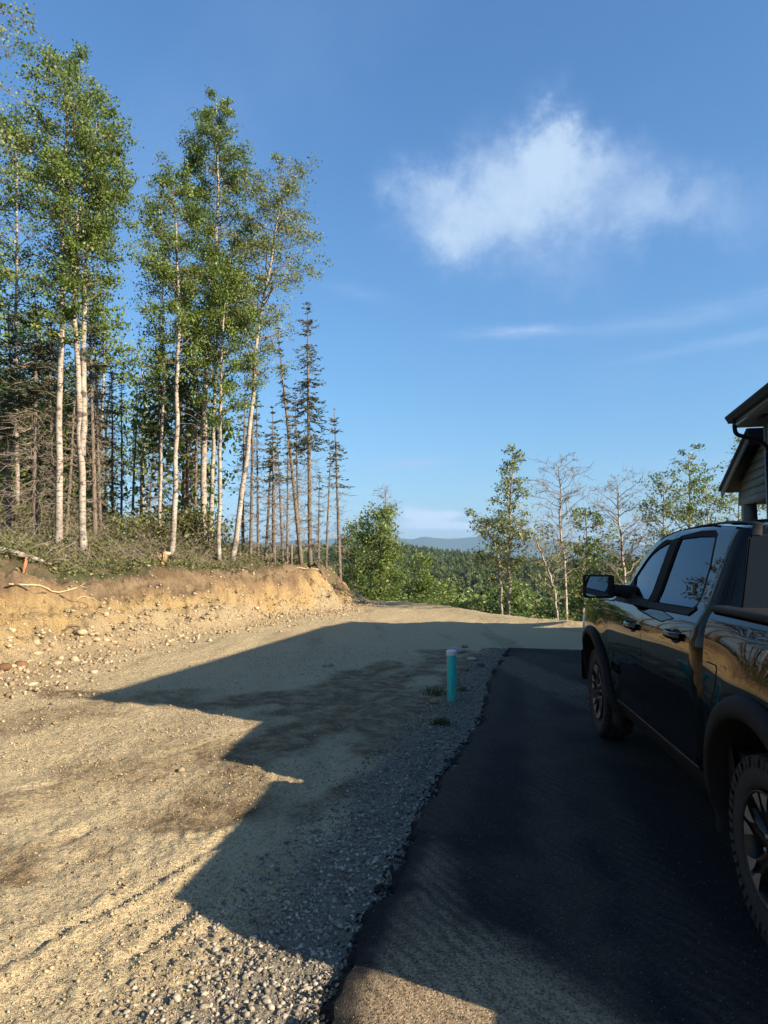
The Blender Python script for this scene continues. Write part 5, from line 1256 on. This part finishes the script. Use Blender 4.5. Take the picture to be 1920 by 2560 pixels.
    for side in (1, -1):
        pth = []
        for s in np.linspace(2.30, .835, 24):
            v = .86; ue = float(ZU(ze(s))); pth.append((-side * ue * v, s, float(ze(s)) + (float(zc(s)) - float(ze(s))) * (1 - v ** 2.3) + .005))
        pth += [(-side * .645, .807, 1.905), (-side * .655, .787, 1.875), (-side * .662, .778, 1.848)]
        pth = np.array(pth); mb = MB(); mb.grid(np.array([pth + (side * .028, 0, 0), pth + (side * .02, 0, .006), pth + (-side * .02, 0, .006), pth + (-side * .028, 0, -.004)]), flip=side > 0); mb.obj('roof_molding', M_PLAST, roof, smooth=True)
        pl = np.array([(3.13, 1.375), (2.97, 1.525), (2.80, 1.665), (2.66, 1.762), (2.50, 1.842), (2.40, 1.872)]); pl = path_smooth(pl, 24); u = SU(pl[:, 0], pl[:, 1])
        out_ = np.column_stack([-side * (u + .003), pl[:, 0], pl[:, 1]]); s_in = out_ + np.column_stack([side * np.full(24, .085), np.full(24, .03), np.full(24, .045)]); lo = np.column_stack([-side * SU(pl[:, 0] - .09, pl[:, 1] - .03), pl[:, 0] - .09, pl[:, 1] - .03])
        top = out_ + np.column_stack([side * np.full(24, .03), np.full(24, .022), np.full(24, .028)])
        mb = MB(); mb.grid(np.array([lo, out_, top, s_in]), flip=side > 0); mb.obj('front_pillar', M_PAINT, T, smooth=True)
    # windscreen between the pillars
    pl = path_smooth(np.array([(3.17, 1.37), (2.99, 1.535), (2.82, 1.68), (2.66, 1.785), (2.43, 1.885)]), 16); u = SU(pl[:, 0], np.minimum(pl[:, 1], 1.9)) - .06
    P = [[(-uu * v, s + .20 * (1 - v * v) * (1 if z < 1.6 else .6), z + .035 * (1 - v * v)) for v in np.linspace(1, -1, 15)] for (s, z), uu in zip(pl, u)]
    mb = MB(); mb.grid(np.array(P), flip=True); mb.obj('windscreen', M_CLEAR, T, smooth=True)
    zz = np.concatenate([np.linspace(.56, 1.40, 12), np.linspace(1.425, 1.893, 14)]); P = []
    for z in zz:
        U0 = float(ZU(z)); Rr = float(np.interp(z, [1.2, 1.42, 1.86, 1.92], [.17, .15, .085, .07])); s_back = .735 + .135 * max(0.0, z - 1.40)
        row = [(U0, .945), (U0, s_back + Rr + .001)] + [(U0 - Rr + Rr * math.cos(t), s_back + Rr - Rr * math.sin(t)) for t in np.radians(np.linspace(12, 90, 9))] + [(U0 - Rr - (U0 - Rr) * q, s_back) for q in np.linspace(.15, 1, 5)]
        full = row + [(-a, b) for a, b in row[::-1][1:]]
        P.append([(-a, b, z) for a, b in full])
    mb = MB(); mb.grid(np.array(P), flip=False); mb.obj('cab_back', M_PAINT, T, smooth=True)
    def back_poly(pts, y, mat, name, parent=T, cx=0):
        mb = MB(); a = np.array([(x, y + .135 * (z - 1.40), z) for x, z in pts]); b = a + (0, .012, 0); n = len(a)
        mb.add(np.vstack([[a.mean(0)], a]), tris=[(0, (i + 1) % n + 1, i + 1) for i in range(n)]); mb.grid(np.array([a, b]), closed=True); return mb.obj(name, mat, parent)
    rw = [(-.775, 1.415), (-.765, 1.40), (.765, 1.40), (.775, 1.415), (.695, 1.835), (.68, 1.85), (-.68, 1.85), (-.695, 1.835)]
    rf = back_poly([(x * 1.012, 1.625 + (z - 1.625) * 1.04) for x, z in rw], .7280, M_TRIM, 'rear_window_seal'); back_poly(rw, .7235, simple('rear_window_glass', (.006, .007, .009), .04, spec=.22), 'rear_window', rf)
    bevel_box('high_brake_light', (-.16, .78, 1.868), (.16, .815, 1.895), M_RED_LENS, T, .006)
    # hood, cowl, nose
    P = []
    for s in np.linspace(3.12, 4.62, 22):
        zf = float(np.interp(s, [3.0, 3.25, 3.6, 4.1, 4.45, 4.63], [1.345, 1.337, 1.307, 1.257, 1.202, 1.122])); uf = float(SU(s, zf)) - .004
        P.append([(-uf * v, s, zf + .004 + (.085 if s < 4.4 else .05) * (1 - abs(v) ** 3.0) ** .8) for v in np.linspace(1, -1, 25)])
    mb = MB(); mb.grid(np.array(P)); mb.obj('hood', M_PAINT, T, smooth=True)
    P = [[(-.84 * v, 4.60 + .10 * (1 - v * v), z) for v in np.linspace(1, -1, 15)] for z in np.linspace(1.13, .74, 6)]
    mb = MB(); mb.grid(np.array(P)); gr = mb.obj('grille', M_PLAST, T)
    for z in np.linspace(.80, 1.08, 5):
        mb = MB(); mb.tube([(-.55 * v, 4.615 + .10 * (1 - (v * .65) ** 2), z) for v in np.linspace(1, -1, 13)], .014, 6); mb.obj('grille_bar', M_TRIM, gr)
    for side in (1, -1): bevel_box('headlight', (-side * .83 - .12, 4.50, .92), (-side * .83 + .12, 4.655, 1.08), M_LAMP, T, .03)
    P = [[(-.99 * v, 4.50 + .26 * (1 - v ** 4), z) for v in np.linspace(1, -1, 21)] for z in (.40, .44, .60, .70, .73)]
    P = np.array(P); P[0, :, 1] -= .06; P[-1, :, 1] -= .05; mb = MB(); mb.grid(P, flip=True); mb.obj('front_bumper', M_PLAST, T, smooth=True)
    # bed: floor, front wall, tailgate, rails, cover, bumper, tail lights
    mb = MB(); mb.box((-.93, -1.15, .70), (.93, .66, .74)); mb.box((-.94, .625, .55), (.94, .655, 1.425)); mb.obj('bed_floor', M_BLACK, T)
    for side in (1, -1):
        bevel_box('bed_rail', (min(-side * .965, -side * .86), -1.18, 1.428), (max(-side * .965, -side * .86), .688, 1.462), M_PLAST, T, .012)
        bevel_box('tail_light', (-side * .955 - .06, -1.235, 1.02), (-side * .955 + .06, -1.12, 1.36), M_RED_LENS, T, .02)
    bevel_box('bed_cover', (-.855, -1.17, 1.430), (.855, .66, 1.452), simple('vinyl_cover', (.014, .014, .015), .5), T, .008)
    bevel_box('tailgate', (-.88, -1.235, .70), (.88, -1.17, 1.44), M_PAINT, T, .02)
    bevel_box('rear_bumper', (-.97, -1.36, .50), (.97, -1.16, .68), M_PLAST, T, .04)
    # under the body
    mb = MB(); mb.box((-.85, -1.1, .40), (.85, 4.4, .56)); mb.obj('chassis', M_BLACK, T)
    mb = MB(); mb.tube([(-.8, 0, .42), (.8, 0, .42)], .055, 8); mb.obj('rear_axle', M_BLACK, T)
    mb = MB(); mb.tube([(-.8, 3.672, .42), (.8, 3.672, .42)], .045, 8); mb.obj('front_axle', M_BLACK, T)
    # dark lining behind the outer panels so that the shut lines read as gaps
    mb = MB()
    for side in (1, -1):
        P = [[(-side * (float(ZU(min(z, 1.36))) - .035), s, z) for z in np.linspace(.46, 1.36, 8)] for s in np.linspace(.70, 3.02, 20)]; mb.grid(np.array(P))
        P = [[(-side * (float(ZB(z)) - .035), s, z) for z in np.linspace(.46, 1.40, 8)] for s in np.linspace(.42, .66, 4)]; mb.grid(np.array(P))
    mb.box((-.90, 3.0, .55), (.90, 3.08, 1.34)); mb.obj('inner_body', M_BLACK, T)
    # cabin
    for side in (1, -1):
        st = bpy.data.objects.new('seat', None); COL.objects.link(st); st.parent = T; st.location = (-side * .42, 2.15, .80)
        bevel_box('cushion', (-.26, -.25, 0), (.26, .27, .16), M_CLOTH, st, .05); bevel_box('backrest', (-.25, -.36, .10), (.25, -.22, .70), M_CLOTH, st, .05); bevel_box('headrest', (-.13, -.38, .72), (.13, -.27, .92), M_CLOTH, st, .04)
    bevel_box('rear_seat', (-.72, .86, .80), (.72, 1.05, 1.46), M_CLOTH, T, .05)
    bevel_box('dashboard', (-.80, 2.78, 1.05), (.80, 3.1, 1.36), M_CLOTH, T, .05)
    mb = MB(); th = np.linspace(0, 2 * PI, 25); mb.tube([(-.42 + .18 * math.cos(a), 2.66 - .06 * math.sin(a), 1.22 + .16 * math.sin(a)) for a in th], .014, 6); mb.obj('steering_wheel', M_CLOTH, T)
    for x, s in ((1, 3.672), (1, 0.0)):
        make_wheel(T, -1.005, s, 1); make_wheel(T, 1.005, s, -1)
build_truck()
# ------------------------------------------------------------------ the house
M_SIDING = simple('grey_green_siding', (.105, .140, .135), .7, noise=.12, nscale=12, bump=.002, bscale=60)
M_FASCIA = simple('grey_fascia', (.10, .108, .112), .6, noise=.1, nscale=8)
M_DKTRIM = simple('dark_gutter', (.012, .014, .017), .65, spec=.12)
M_SHINGLE = simple('dark_shingle', (.020, .020, .022), .9, noise=.4, nscale=25, bump=.006, bscale=60)
M_SOFFIT = simple('soffit', (.05, .055, .056), .7)
M_CONC = simple('concrete', (.32, .31, .29), .9, noise=.15, nscale=6)
M_PANE = simple('house_window_pane', (.02, .025, .03), .03)
def build_house():
    d0 = 12.8; e = at_depth(1833, 1046, d0); EZ = e[2]                  # far lower corner of the main gutter
    O = np.array([e[0], e[1]])
    H = thing('house', 'grey green house with dark gutters and a gabled porch at the picture edge', 'house', (O[0], O[1], 0), -R(13.7))
    # local frame: x = away from the drive (right), y = along the house to the far end; the gutter corner is the origin
    def prism(name, pts, y0, y1, mat, parent=H):
        mb = MB(); n = len(pts); a = np.array([(x, y0, z) for x, z in pts]); b = np.array([(x, y1, z) for x, z in pts])
        mb.add(np.vstack([a, b]), quads=[(i, (i + 1) % n, n + (i + 1) % n, n + i) for i in range(n)])
        mb.add(a, tris=[(0, i + 1, i) for i in range(1, n - 1)]); mb.add(b, tris=[(0, i, i + 1) for i in range(1, n - 1)])
        return mb.obj(name, mat, parent)
    def bx(name, lo, hi, mat, parent=H):
        mb = MB(); mb.box(lo, hi); return mb.obj(name, mat, parent)
    L, W, ov, sl = 9.5, 8.4, .52, .47
    w0, w1 = ov, W - ov; zt = EZ - .10; ridge = zt + sl * W / 2
    zw = zt + sl * ov - .02
    body = prism('wall', [(w0, -.3), (w1, -.3), (w1, zw - .02), (W / 2, zw - .02 + sl * (W / 2 - w0)), (w0, zw - .02)], -L + .12, -.10, M_SIDING)
    # lap boards on the wall beside the drive
    n = int((zw + .1) / .19); bm_ = MB()
    for k in range(n): 
        z0 = .15 + k * .19
        if z0 + .19 > zw - .12: break
        o = bx('siding_board', (w0 - .022, -L + .12, z0), (w0 - .002, -.22, z0 + .185), M_SIDING, body)
    bx('corner_board', (w0 - .034, -.225, -.1), (w0 + .1, -.085, zw - .14), M_FASCIA, body)
    # garage doors facing the drive
    for k, y in enumerate((-6.9, -3.6)):
        dr = bx('garage_door', (w0 - .036, y - 1.25, .0), (w0 - .024, y + 1.25, 2.35), M_FASCIA)
        for r_ in range(4):
            for c in range(4): bx('door_panel', (w0 - .048, y - 1.2 + c * .61, .06 + r_ * .575), (w0 - .037, y - 1.2 + c * .61 + .56, .06 + r_ * .575 + .52), M_FASCIA, dr)
    th = .16
    for sgn, nm in ((1, 'roof'), (-1, 'roof')):
        pts = [(0, zt), (W / 2, ridge), (W / 2, ridge + th), (0, zt + th)] if sgn > 0 else [(W, zt), (W, zt + th), (W / 2, ridge + th), (W / 2, ridge)]
        ro = prism(nm, pts, -L - .02, 0.0, M_SHINGLE)
    bx('fascia_board', (-.022, -L, zt - .06), (-.001, -.004, zt + .13), M_FASCIA)
    mb = MB()
    gp = [(-.024, .13), (-.145, .13), (-.145, .105), (-.125, .07), (-.10, .03), (-.095, 0), (-.024, 0)]
    mb.add(np.array([(x, -L, zt + .0 + z) for x, z in gp] + [(x, .012, zt + .0 + z) for x, z in gp]), quads=[(i, i + 1, i + 8, i + 7) for i in range(6)])
    mb.add(np.array([(x, .012, zt + z) for x, z in gp]), tris=[(0, i + 1, i) for i in range(1, 6)]); mb.obj('gutter', M_DKTRIM, H)
    bx('soffit', (.001, -L, zt - .085), (w0 + .02, -.006, zt - .062), M_SOFFIT)
    bx('soffit_vent', (.16, -1.3, zt - .092), (.26, -.9, zt - .0855), M_DKTRIM)
    mb = MB(); mb.tube(path_smooth(np.array([(-.085, -.42, zt + .02), (-.085, -.42, zt - .12), (-.06, -.42, zt - .26), (.12, -.42, zt - .34), (w0 - .16, -.42, zt - .44), (w0 - .075, -.42, zt - .54), (w0 - .07, -.42, zt - .72)]), 26), .038, 10)
    mb.tube([(w0 - .07, -.42, zt - .70), (w0 - .07, -.42, .1)], .038, 10); mb.obj('downspout', M_DKTRIM, H, smooth=True)
    # porch with its own gable, set beyond the end of the main block
    tip = at_depth(1800, 1221, 15.25); tl = Matrix.Rotation(R(13.7), 2) @ Vector((tip[0] - O[0], tip[1] - O[1]))
    px, py, pz = tl.x, tl.y, tip[2]                    # far lower rake tip in the house's frame
    half = 2.32; peak = pz + .90; depth = 3.2; rk = .10
    rs_ = (peak - pz) / half
    pts_far = [(py, pz), (py - half, peak), (py - half, peak - .16 * 1.07), (py, pz - .16 * 1.07)]
    def slope(name, t0, t1, yoff0, x0, x1, mat, sgn, parent):
        # a slab along the porch roof: distance from the ridge on either side, thickness offsets t0..t1
        mb = MB(); yr = py - half; ye = yr + sgn * (half + yoff0); ze = peak - rs_ * (half + yoff0)
        v = [(x0, yr, peak + t0), (x1, yr, peak + t0), (x1, ye, ze + t0), (x0, ye, ze + t0), (x0, yr, peak + t1), (x1, yr, peak + t1), (x1, ye, ze + t1), (x0, ye, ze + t1)]
        q = [(0, 1, 2, 3), (4, 7, 6, 5), (0, 4, 5, 1), (1, 5, 6, 2), (2, 6, 7, 3), (3, 7, 4, 0)]
        if sgn < 0: q = [t[::-1] for t in q]
        mb.add(np.array(v), quads=q); return mb.obj(name, mat, parent)
    for sgn in (1,):
        slope('porch_roof', -.05, .03, .04, px - .02, px + depth, M_SHINGLE, sgn, H)
        slope('rake_board', -.215, -.052, -.01, px + .012, px + .045, M_FASCIA, sgn, H)
        slope('porch_soffit', -.11, -.075, -.02, px + .047, px + .36, M_DKTRIM, sgn, H)
    bx('high_fascia', (px + .012, py - half - .032, peak - .30), (px + depth, py - half - .002, peak + .028), M_DKTRIM)
    gx = px + .32                                     # plane of the gable wall
    yf = py - .46; yn = -.05; zb = at_depth(1851, 1264, 14.73)[2]
    gab = prism('porch_gable', [(0, 0), (1, 0), (1, 1)], 0, .001, M_SIDING)
    gab.data.clear_geometry(); mb = MB(); yr = py - half
    zz = lambda y: peak - .125 - rs_ * max(0, y - yr)
    v = [(gx, yf, zb), (gx, yn, zb), (gx, yn, zz(yr)), (gx, yr, zz(yr)), (gx, yf, zz(yf))]
    v2 = [(x + .08, y, z) for x, y, z in v]
    mb.add(np.array(v + v2), quads=[(i, 5 + i, 5 + (i + 1) % 5, (i + 1) % 5) for i in range(5)]); mb.add(np.array(v), tris=[(0, 1, 2), (0, 2, 3), (0, 3, 4)]); mb.add(np.array(v2), tris=[(0, 2, 1), (0, 3, 2), (0, 4, 3)])
    me = mb.mesh('porch_gable'); me.materials.append(M_SIDING); gab.data = me
    k = 0; z0 = zb + .14
    while z0 < zz(yr) - .06:
        z1 = z0 + .165; t = .02
        a = min(yf, yr + (peak - .125 - z0) / rs_); b = yn; a1 = min(yf, yr + max(0, peak - .125 - z1) / rs_); b1 = yn
        mb = MB(); mb.add(np.array([(gx - .024, a, z0), (gx - .024, b, z0), (gx - .006, b1, z1), (gx - .006, a1, z1), (gx - .001, a, z0), (gx - .001, b, z0), (gx - .001, b1, z1), (gx - .001, a1, z1)]), quads=[(0, 3, 2, 1), (4, 5, 6, 7), (0, 1, 5, 4), (1, 2, 6, 5), (2, 3, 7, 6), (3, 0, 4, 7)])
        mb.obj('siding_board', M_SIDING, gab); z0 += .168
    bx('band_board', (gx - .03, yn, zb - .002), (gx - .0015, yf, zb + .138), M_SIDING, gab)
    bx('corner_board', (gx - .034, yf - .0, zb), (gx + .08, yf + .09, zb + .42), M_SIDING, gab)
    bx('porch_ceiling', (gx + .082, yn, zb + .02), (px + depth, yf, zb + .06), M_DKTRIM)
    for y in (yf - .16, yn + .16):                     # tapered posts
        for x in (gx + .10, px + depth - .2):
            mb = MB(); c = [(.19, -.1), (.12, zb + .018)]
            mb.grid(np.array([[(x - r, y - r, z), (x + r, y - r, z), (x + r, y + r, z), (x - r, y + r, z)] for r, z in c]), closed=True); mb.obj('porch_post', M_SIDING, H)
    bx('porch_slab', (px + .1, -.04, -.1), (px + depth + .1, py - .1, .10), M_CONC)
    # low wing the porch leans on
    bx('wing_wall', (px + depth + .12, -.05, -.3), (px + depth + 3.5, py + .2, 2.75), M_SIDING)
    prism('wing_roof', [(px + depth + .0, 2.75), (px + depth + 3.6, 2.75), (px + depth + 1.8, 3.35)], -.05, py + .35, M_SHINGLE)
build_house()
# ------------------------------------------------------------------ small things
def build_small():
    # teal pipe with a white cap
    g = ray_hit(1129.5, 1750, 5, 12); T = thing('cleanout_pipe', 'upright teal plastic pipe with white cap beside the asphalt', 'pipe', (g[0], g[1], tz(g[0], g[1])))
    th = np.linspace(0, 2 * PI, 40, endpoint=False); rot = lambda prof: np.array([[(r * math.cos(t), r * math.sin(t), z) for t in th] for r, z in prof])
    hgt = .645
    mp, M, p, _ = new_mat('teal_pipe'); P = M.node('ShaderNodeTexCoord').outputs['Object']; n = M.noise(P, 9, 5, .65)
    zs = M.node('ShaderNodeSeparateXYZ'); M.put(zs.inputs[0], P); dirt = M.m('MULTIPLY', M.mapr(zs.outputs[2], .0, .28, .75, .04), M.mapr(n, .35, .65, .1, 1))
    M.put(p.inputs['Base Color'], M.mix(dirt, (.008, .50, .44), (.20, .17, .12))); p.inputs['Roughness'].default_value = .42
    mb = MB(); mb.grid(rot([(.0572, -.3), (.0572, hgt - .055)])); mb.q[0] = mb.q[0]; mb = MB(); mb.grid(rot([(.0572, -.3), (.0572, hgt - .055)]), closed=True); body = mb.obj('pipe', mp, T, smooth=True)
    # faint print down the barrel
    mb = MB(); zz = np.linspace(.10, .30, 10); a = R(-82); mb.grid(np.array([[(.0577 * math.cos(a + d), .0577 * math.sin(a + d), z) for d in (-.05, .05)] for z in zz])); mb.obj('print_line', simple('dark_print', (.004, .16, .145), .5), body)
    M_CAP = simple('white_cap', (.62, .63, .66), .5, noise=.08, nscale=14)
    mb = MB(); mb.grid(rot([(.0575, hgt - .062), (.0640, hgt - .062), (.0650, hgt - .058), (.0650, hgt - .008), (.0630, hgt), (.0001, hgt + .001)]), closed=True); mb.obj('cap', M_CAP, T, smooth=False)
    # weeds
    M_WEED = mat_leaf('weed_leaf', (.03, .05, .01), (.055, .08, .016), (.10, .115, .03), .25)
    def weed(px, py, lab, n, sz, rad, seed):
        h = ray_hit(px, py, 4, 14); rs = np.random.RandomState(seed); mb = MB()
        for _ in range(n):
            a = rs.rand() * 6.28; b = np.array([rs.normal() * rad, rs.normal() * rad, 0.0]); l = sz * rs.uniform(.5, 1.2); d = np.array([math.cos(a) * .7, math.sin(a) * .7, .9])
            tip = b + d * l; mid = b + d * l * .55 + (0, 0, l * .12); w = np.array([-math.sin(a), math.cos(a), 0]) * .008
            mb.add(np.array([b - w, b + w, mid + w, mid - w, tip]), tris=[(3, 2, 4)], quads=[(0, 1, 2, 3)], tint=rs.rand())
        o = mb.obj('weed', M_WEED, attr='tint'); o.location = (h[0], h[1], tz(h[0], h[1])); return tag(o, lab, 'weed', 'weeds in the gravel by the pipe')
    weed(940 * K, 1500 * K, 'thin weedy grass clump growing against the left of the teal pipe', 60, .09, .07, 1)
    weed(952 * K, 1568 * K, 'small round green weed in the gravel in front of the teal pipe', 90, .075, .045, 2)
    weed(1001 * K, 1492 * K, 'small dark weed right of the teal pipe base', 30, .06, .04, 3)
    # orange survey stake with its ribbon
    h = ray_hit(50 * K, 1232 * K, 9, 24); o = thing('survey_stake', 'orange topped wooden survey stake leaning on the crest of the bank', 'stake', (h[0], h[1], tz(h[0], h[1])), .4)
    M_OR = simple('orange_paint', (.62, .19, .06), .7, noise=.15, nscale=20); M_RIB = simple('pink_ribbon', (.75, .16, .14), .6)
    mb = MB(); mb.box((-.019, -.009, -.1), (.019, .009, .38)); st = mb.obj('shaft', M_OR, o); st.rotation_euler = (0, R(9), 0)
    mb = MB(); mb.grid(np.array([[(.048 + .012 * math.sin(z * 20), -.016 + .01 * math.cos(z * 14), .36 - z), (.066 + .018 * math.sin(z * 17), -.02, .37 - z)] for z in np.linspace(0, .26, 8)])); mb.obj('ribbon', M_RIB, o)
    # fallen birch
    a = ray_hit(0, 1207 * K, 10, 26); d = a[1] if a else 16.0
    p0 = at_depth(-60 * K, 1204 * K, d); p1 = at_depth(75 * K, 1208 * K, d); p2 = at_depth(112 * K, 1210 * K, d + .15)
    for p in (p0, p1, p2): p[2] = tz(p[0], p[1]) + .10
    o = thing('birch_log', 'felled white birch log lying on the crest behind the orange stake', 'log', tuple(p0)); pts = path_smooth(np.array([p0, (p0 + p1) / 2 + (0, 0, .02), p1, p2]) - p0, 14)
    mb = MB(); mb.tube(pts, np.concatenate([np.linspace(.10, .075, 9), np.linspace(.07, .028, 5)]), 12); mb.obj('log_trunk', M_BARK, o, smooth=True)
    mb = MB(); rs = np.random.RandomState(4)
    for _ in range(5):
        b = pts[rs.randint(6, 13)]; e = b + np.array([rs.uniform(.2, .7), rs.normal() * .3, rs.uniform(.05, .5)]); mb.tube([b, (b + e) / 2 + (0, 0, .05), e], [.014, .010, .004], 5)
    x = mb.obj('branch_stubs', M_TWIG, o); x['kind'] = 'stuff'
    # roots and sticks hanging out of the cut, traced and laid on the slope
    M_PALEROOT = mat_bark('peeled_root', (.34, .26, .15), (.56, .46, .30)); M_ROOT = mat_bark('dark_root', (.055, .04, .028), (.14, .10, .07))
    Z = 440 / 1659.0
    def root(pts, rad, mat, lab, name='root', lift=.02):
        w = []
        for x, y in pts:
            h = ray_hit(x, y, 6, 34)
            if h: w.append((h[0], h[1], tz(h[0], h[1]) + lift))
        if len(w) < 2: return
        w = np.array(w); b = w[0].copy(); mb = MB(); pp = path_smooth(w - b, 16); pp[:, 2] += .02 * np.sin(np.linspace(0, 9, 16)); mb.tube(pp, np.linspace(rad, rad * .45, 16), 6)
        o = mb.obj(name, mat, smooth=True); o.location = b; tag(o, lab, 'root')
    z7 = lambda *p: [(x * Z, 1340 + y * Z) for x, y in p]
    root(z7((80, 492), (230, 495), (400, 487), (520, 480), (700, 468), (830, 448)), .02, M_PALEROOT, 'long peeled pale root lying along the top of the bank', lift=.05)
    root(z7((130, 500), (220, 515), (330, 540), (440, 553)), .022, M_ROOT, 'dark root just below the long pale root')
    root(z7((20, 560), (90, 640), (190, 715), (290, 765), (370, 775)), .014, M_ROOT, 'thin dark root curving down the bank at the picture edge')
    root(z7((640, 470), (760, 390), (800, 380)), .014, M_PALEROOT, 'short pale root rising above the long pale root', lift=.06)
    root(z7((560, 490), (650, 545), (720, 590), (840, 660)), .012, M_ROOT, 'thin root slanting down right of the long pale root')
    root(z7((630, 905), (690, 900), (735, 925), (740, 985)), .014, M_ROOT, 'dark root arching over the largest stone on the bank', lift=.07)
    root(z7((720, 575), (830, 575), (940, 585)), .010, M_PALEROOT, 'thin pale root lying level on the upper bank')
    root([(745 * K, 1228 * K), (690 * K, 1235 * K), (640 * K, 1232 * K)], .022, M_PALEROOT, 'pale stick on the crest near the far nose of the bank', lift=.04)
    root([(682 * K, 1222 * K), (692 * K, 1240 * K), (704 * K, 1262 * K)], .05, M_ROOT, 'dark torn root mass hanging over the far nose of the bank', lift=.05)
    # splintered stump and torn soil at the foot of the birches
    h = ray_hit(352 * K, 1222 * K, 12, 30) 
    if h:
        o = thing('splintered_stump', 'splintered orange stump with white top beside the twig matted birch', 'stump', (h[0], h[1], tz(h[0], h[1]))); rs = np.random.RandomState(9)
        M_SPL = mat_bark('fresh_wood', (.40, .24, .11), (.62, .42, .22))
        mb = MB(); mb.tube([(0, 0, -.1), (0, 0, .14), (.02, 0, .20)], [.09, .075, .05], 8); mb.obj('butt', M_SPL, o)
        mb = MB()
        for _ in range(14):
            a = rs.rand() * 6.28; mb.tube([(math.cos(a) * .06, math.sin(a) * .06, .08), (math.cos(a) * rs.uniform(.0, .2), math.sin(a) * rs.uniform(.0, .2), rs.uniform(.25, .5))], [.022, .004], 4)
        for _ in range(8):
            a = rs.rand() * 6.28; mb.tube([(0, 0, .05), (math.cos(a) * .2, math.sin(a) * .2, .02), (math.cos(a) * .45, math.sin(a) * .45, -.04)], [.03, .02, .008], 5)
        x = mb.obj('splinters', M_SPL, o); x['kind'] = 'stuff'
        rock('stone', (h[0] + .02, h[1] + .25, tz(h[0], h[1]) + .33), .12, 'pale stone caught in the roots above the splintered stump', None, M_BSTONE, 77, .5, tint=1.0)
    h = ray_hit(726 * K, 1225 * K, 15, 34)
    # cut post on the crest
    h = ray_hit(727 * K, 1415, 15, 34)
    q = ray_hit(728, 1418, 15, 34)
    if q:
        o = thing('cut_sapling', 'short cut sapling stub standing on the crest below the spruces', 'stump', (q[0], q[1], q[2])); mb = MB(); mb.tube([(0, 0, -.1), (.01, 0, .40), (.01, 0, .80)], [.05, .045, .04], 8); mb.obj('stub', M_BTWIG, o, smooth=True)
        mb = MB(); mb.tube([(.01, 0, .801), (.01, 0, .806)], .039, 8); mb.obj('cut_face', simple('cut_wood', (.45, .33, .19), .8), o)
build_small()
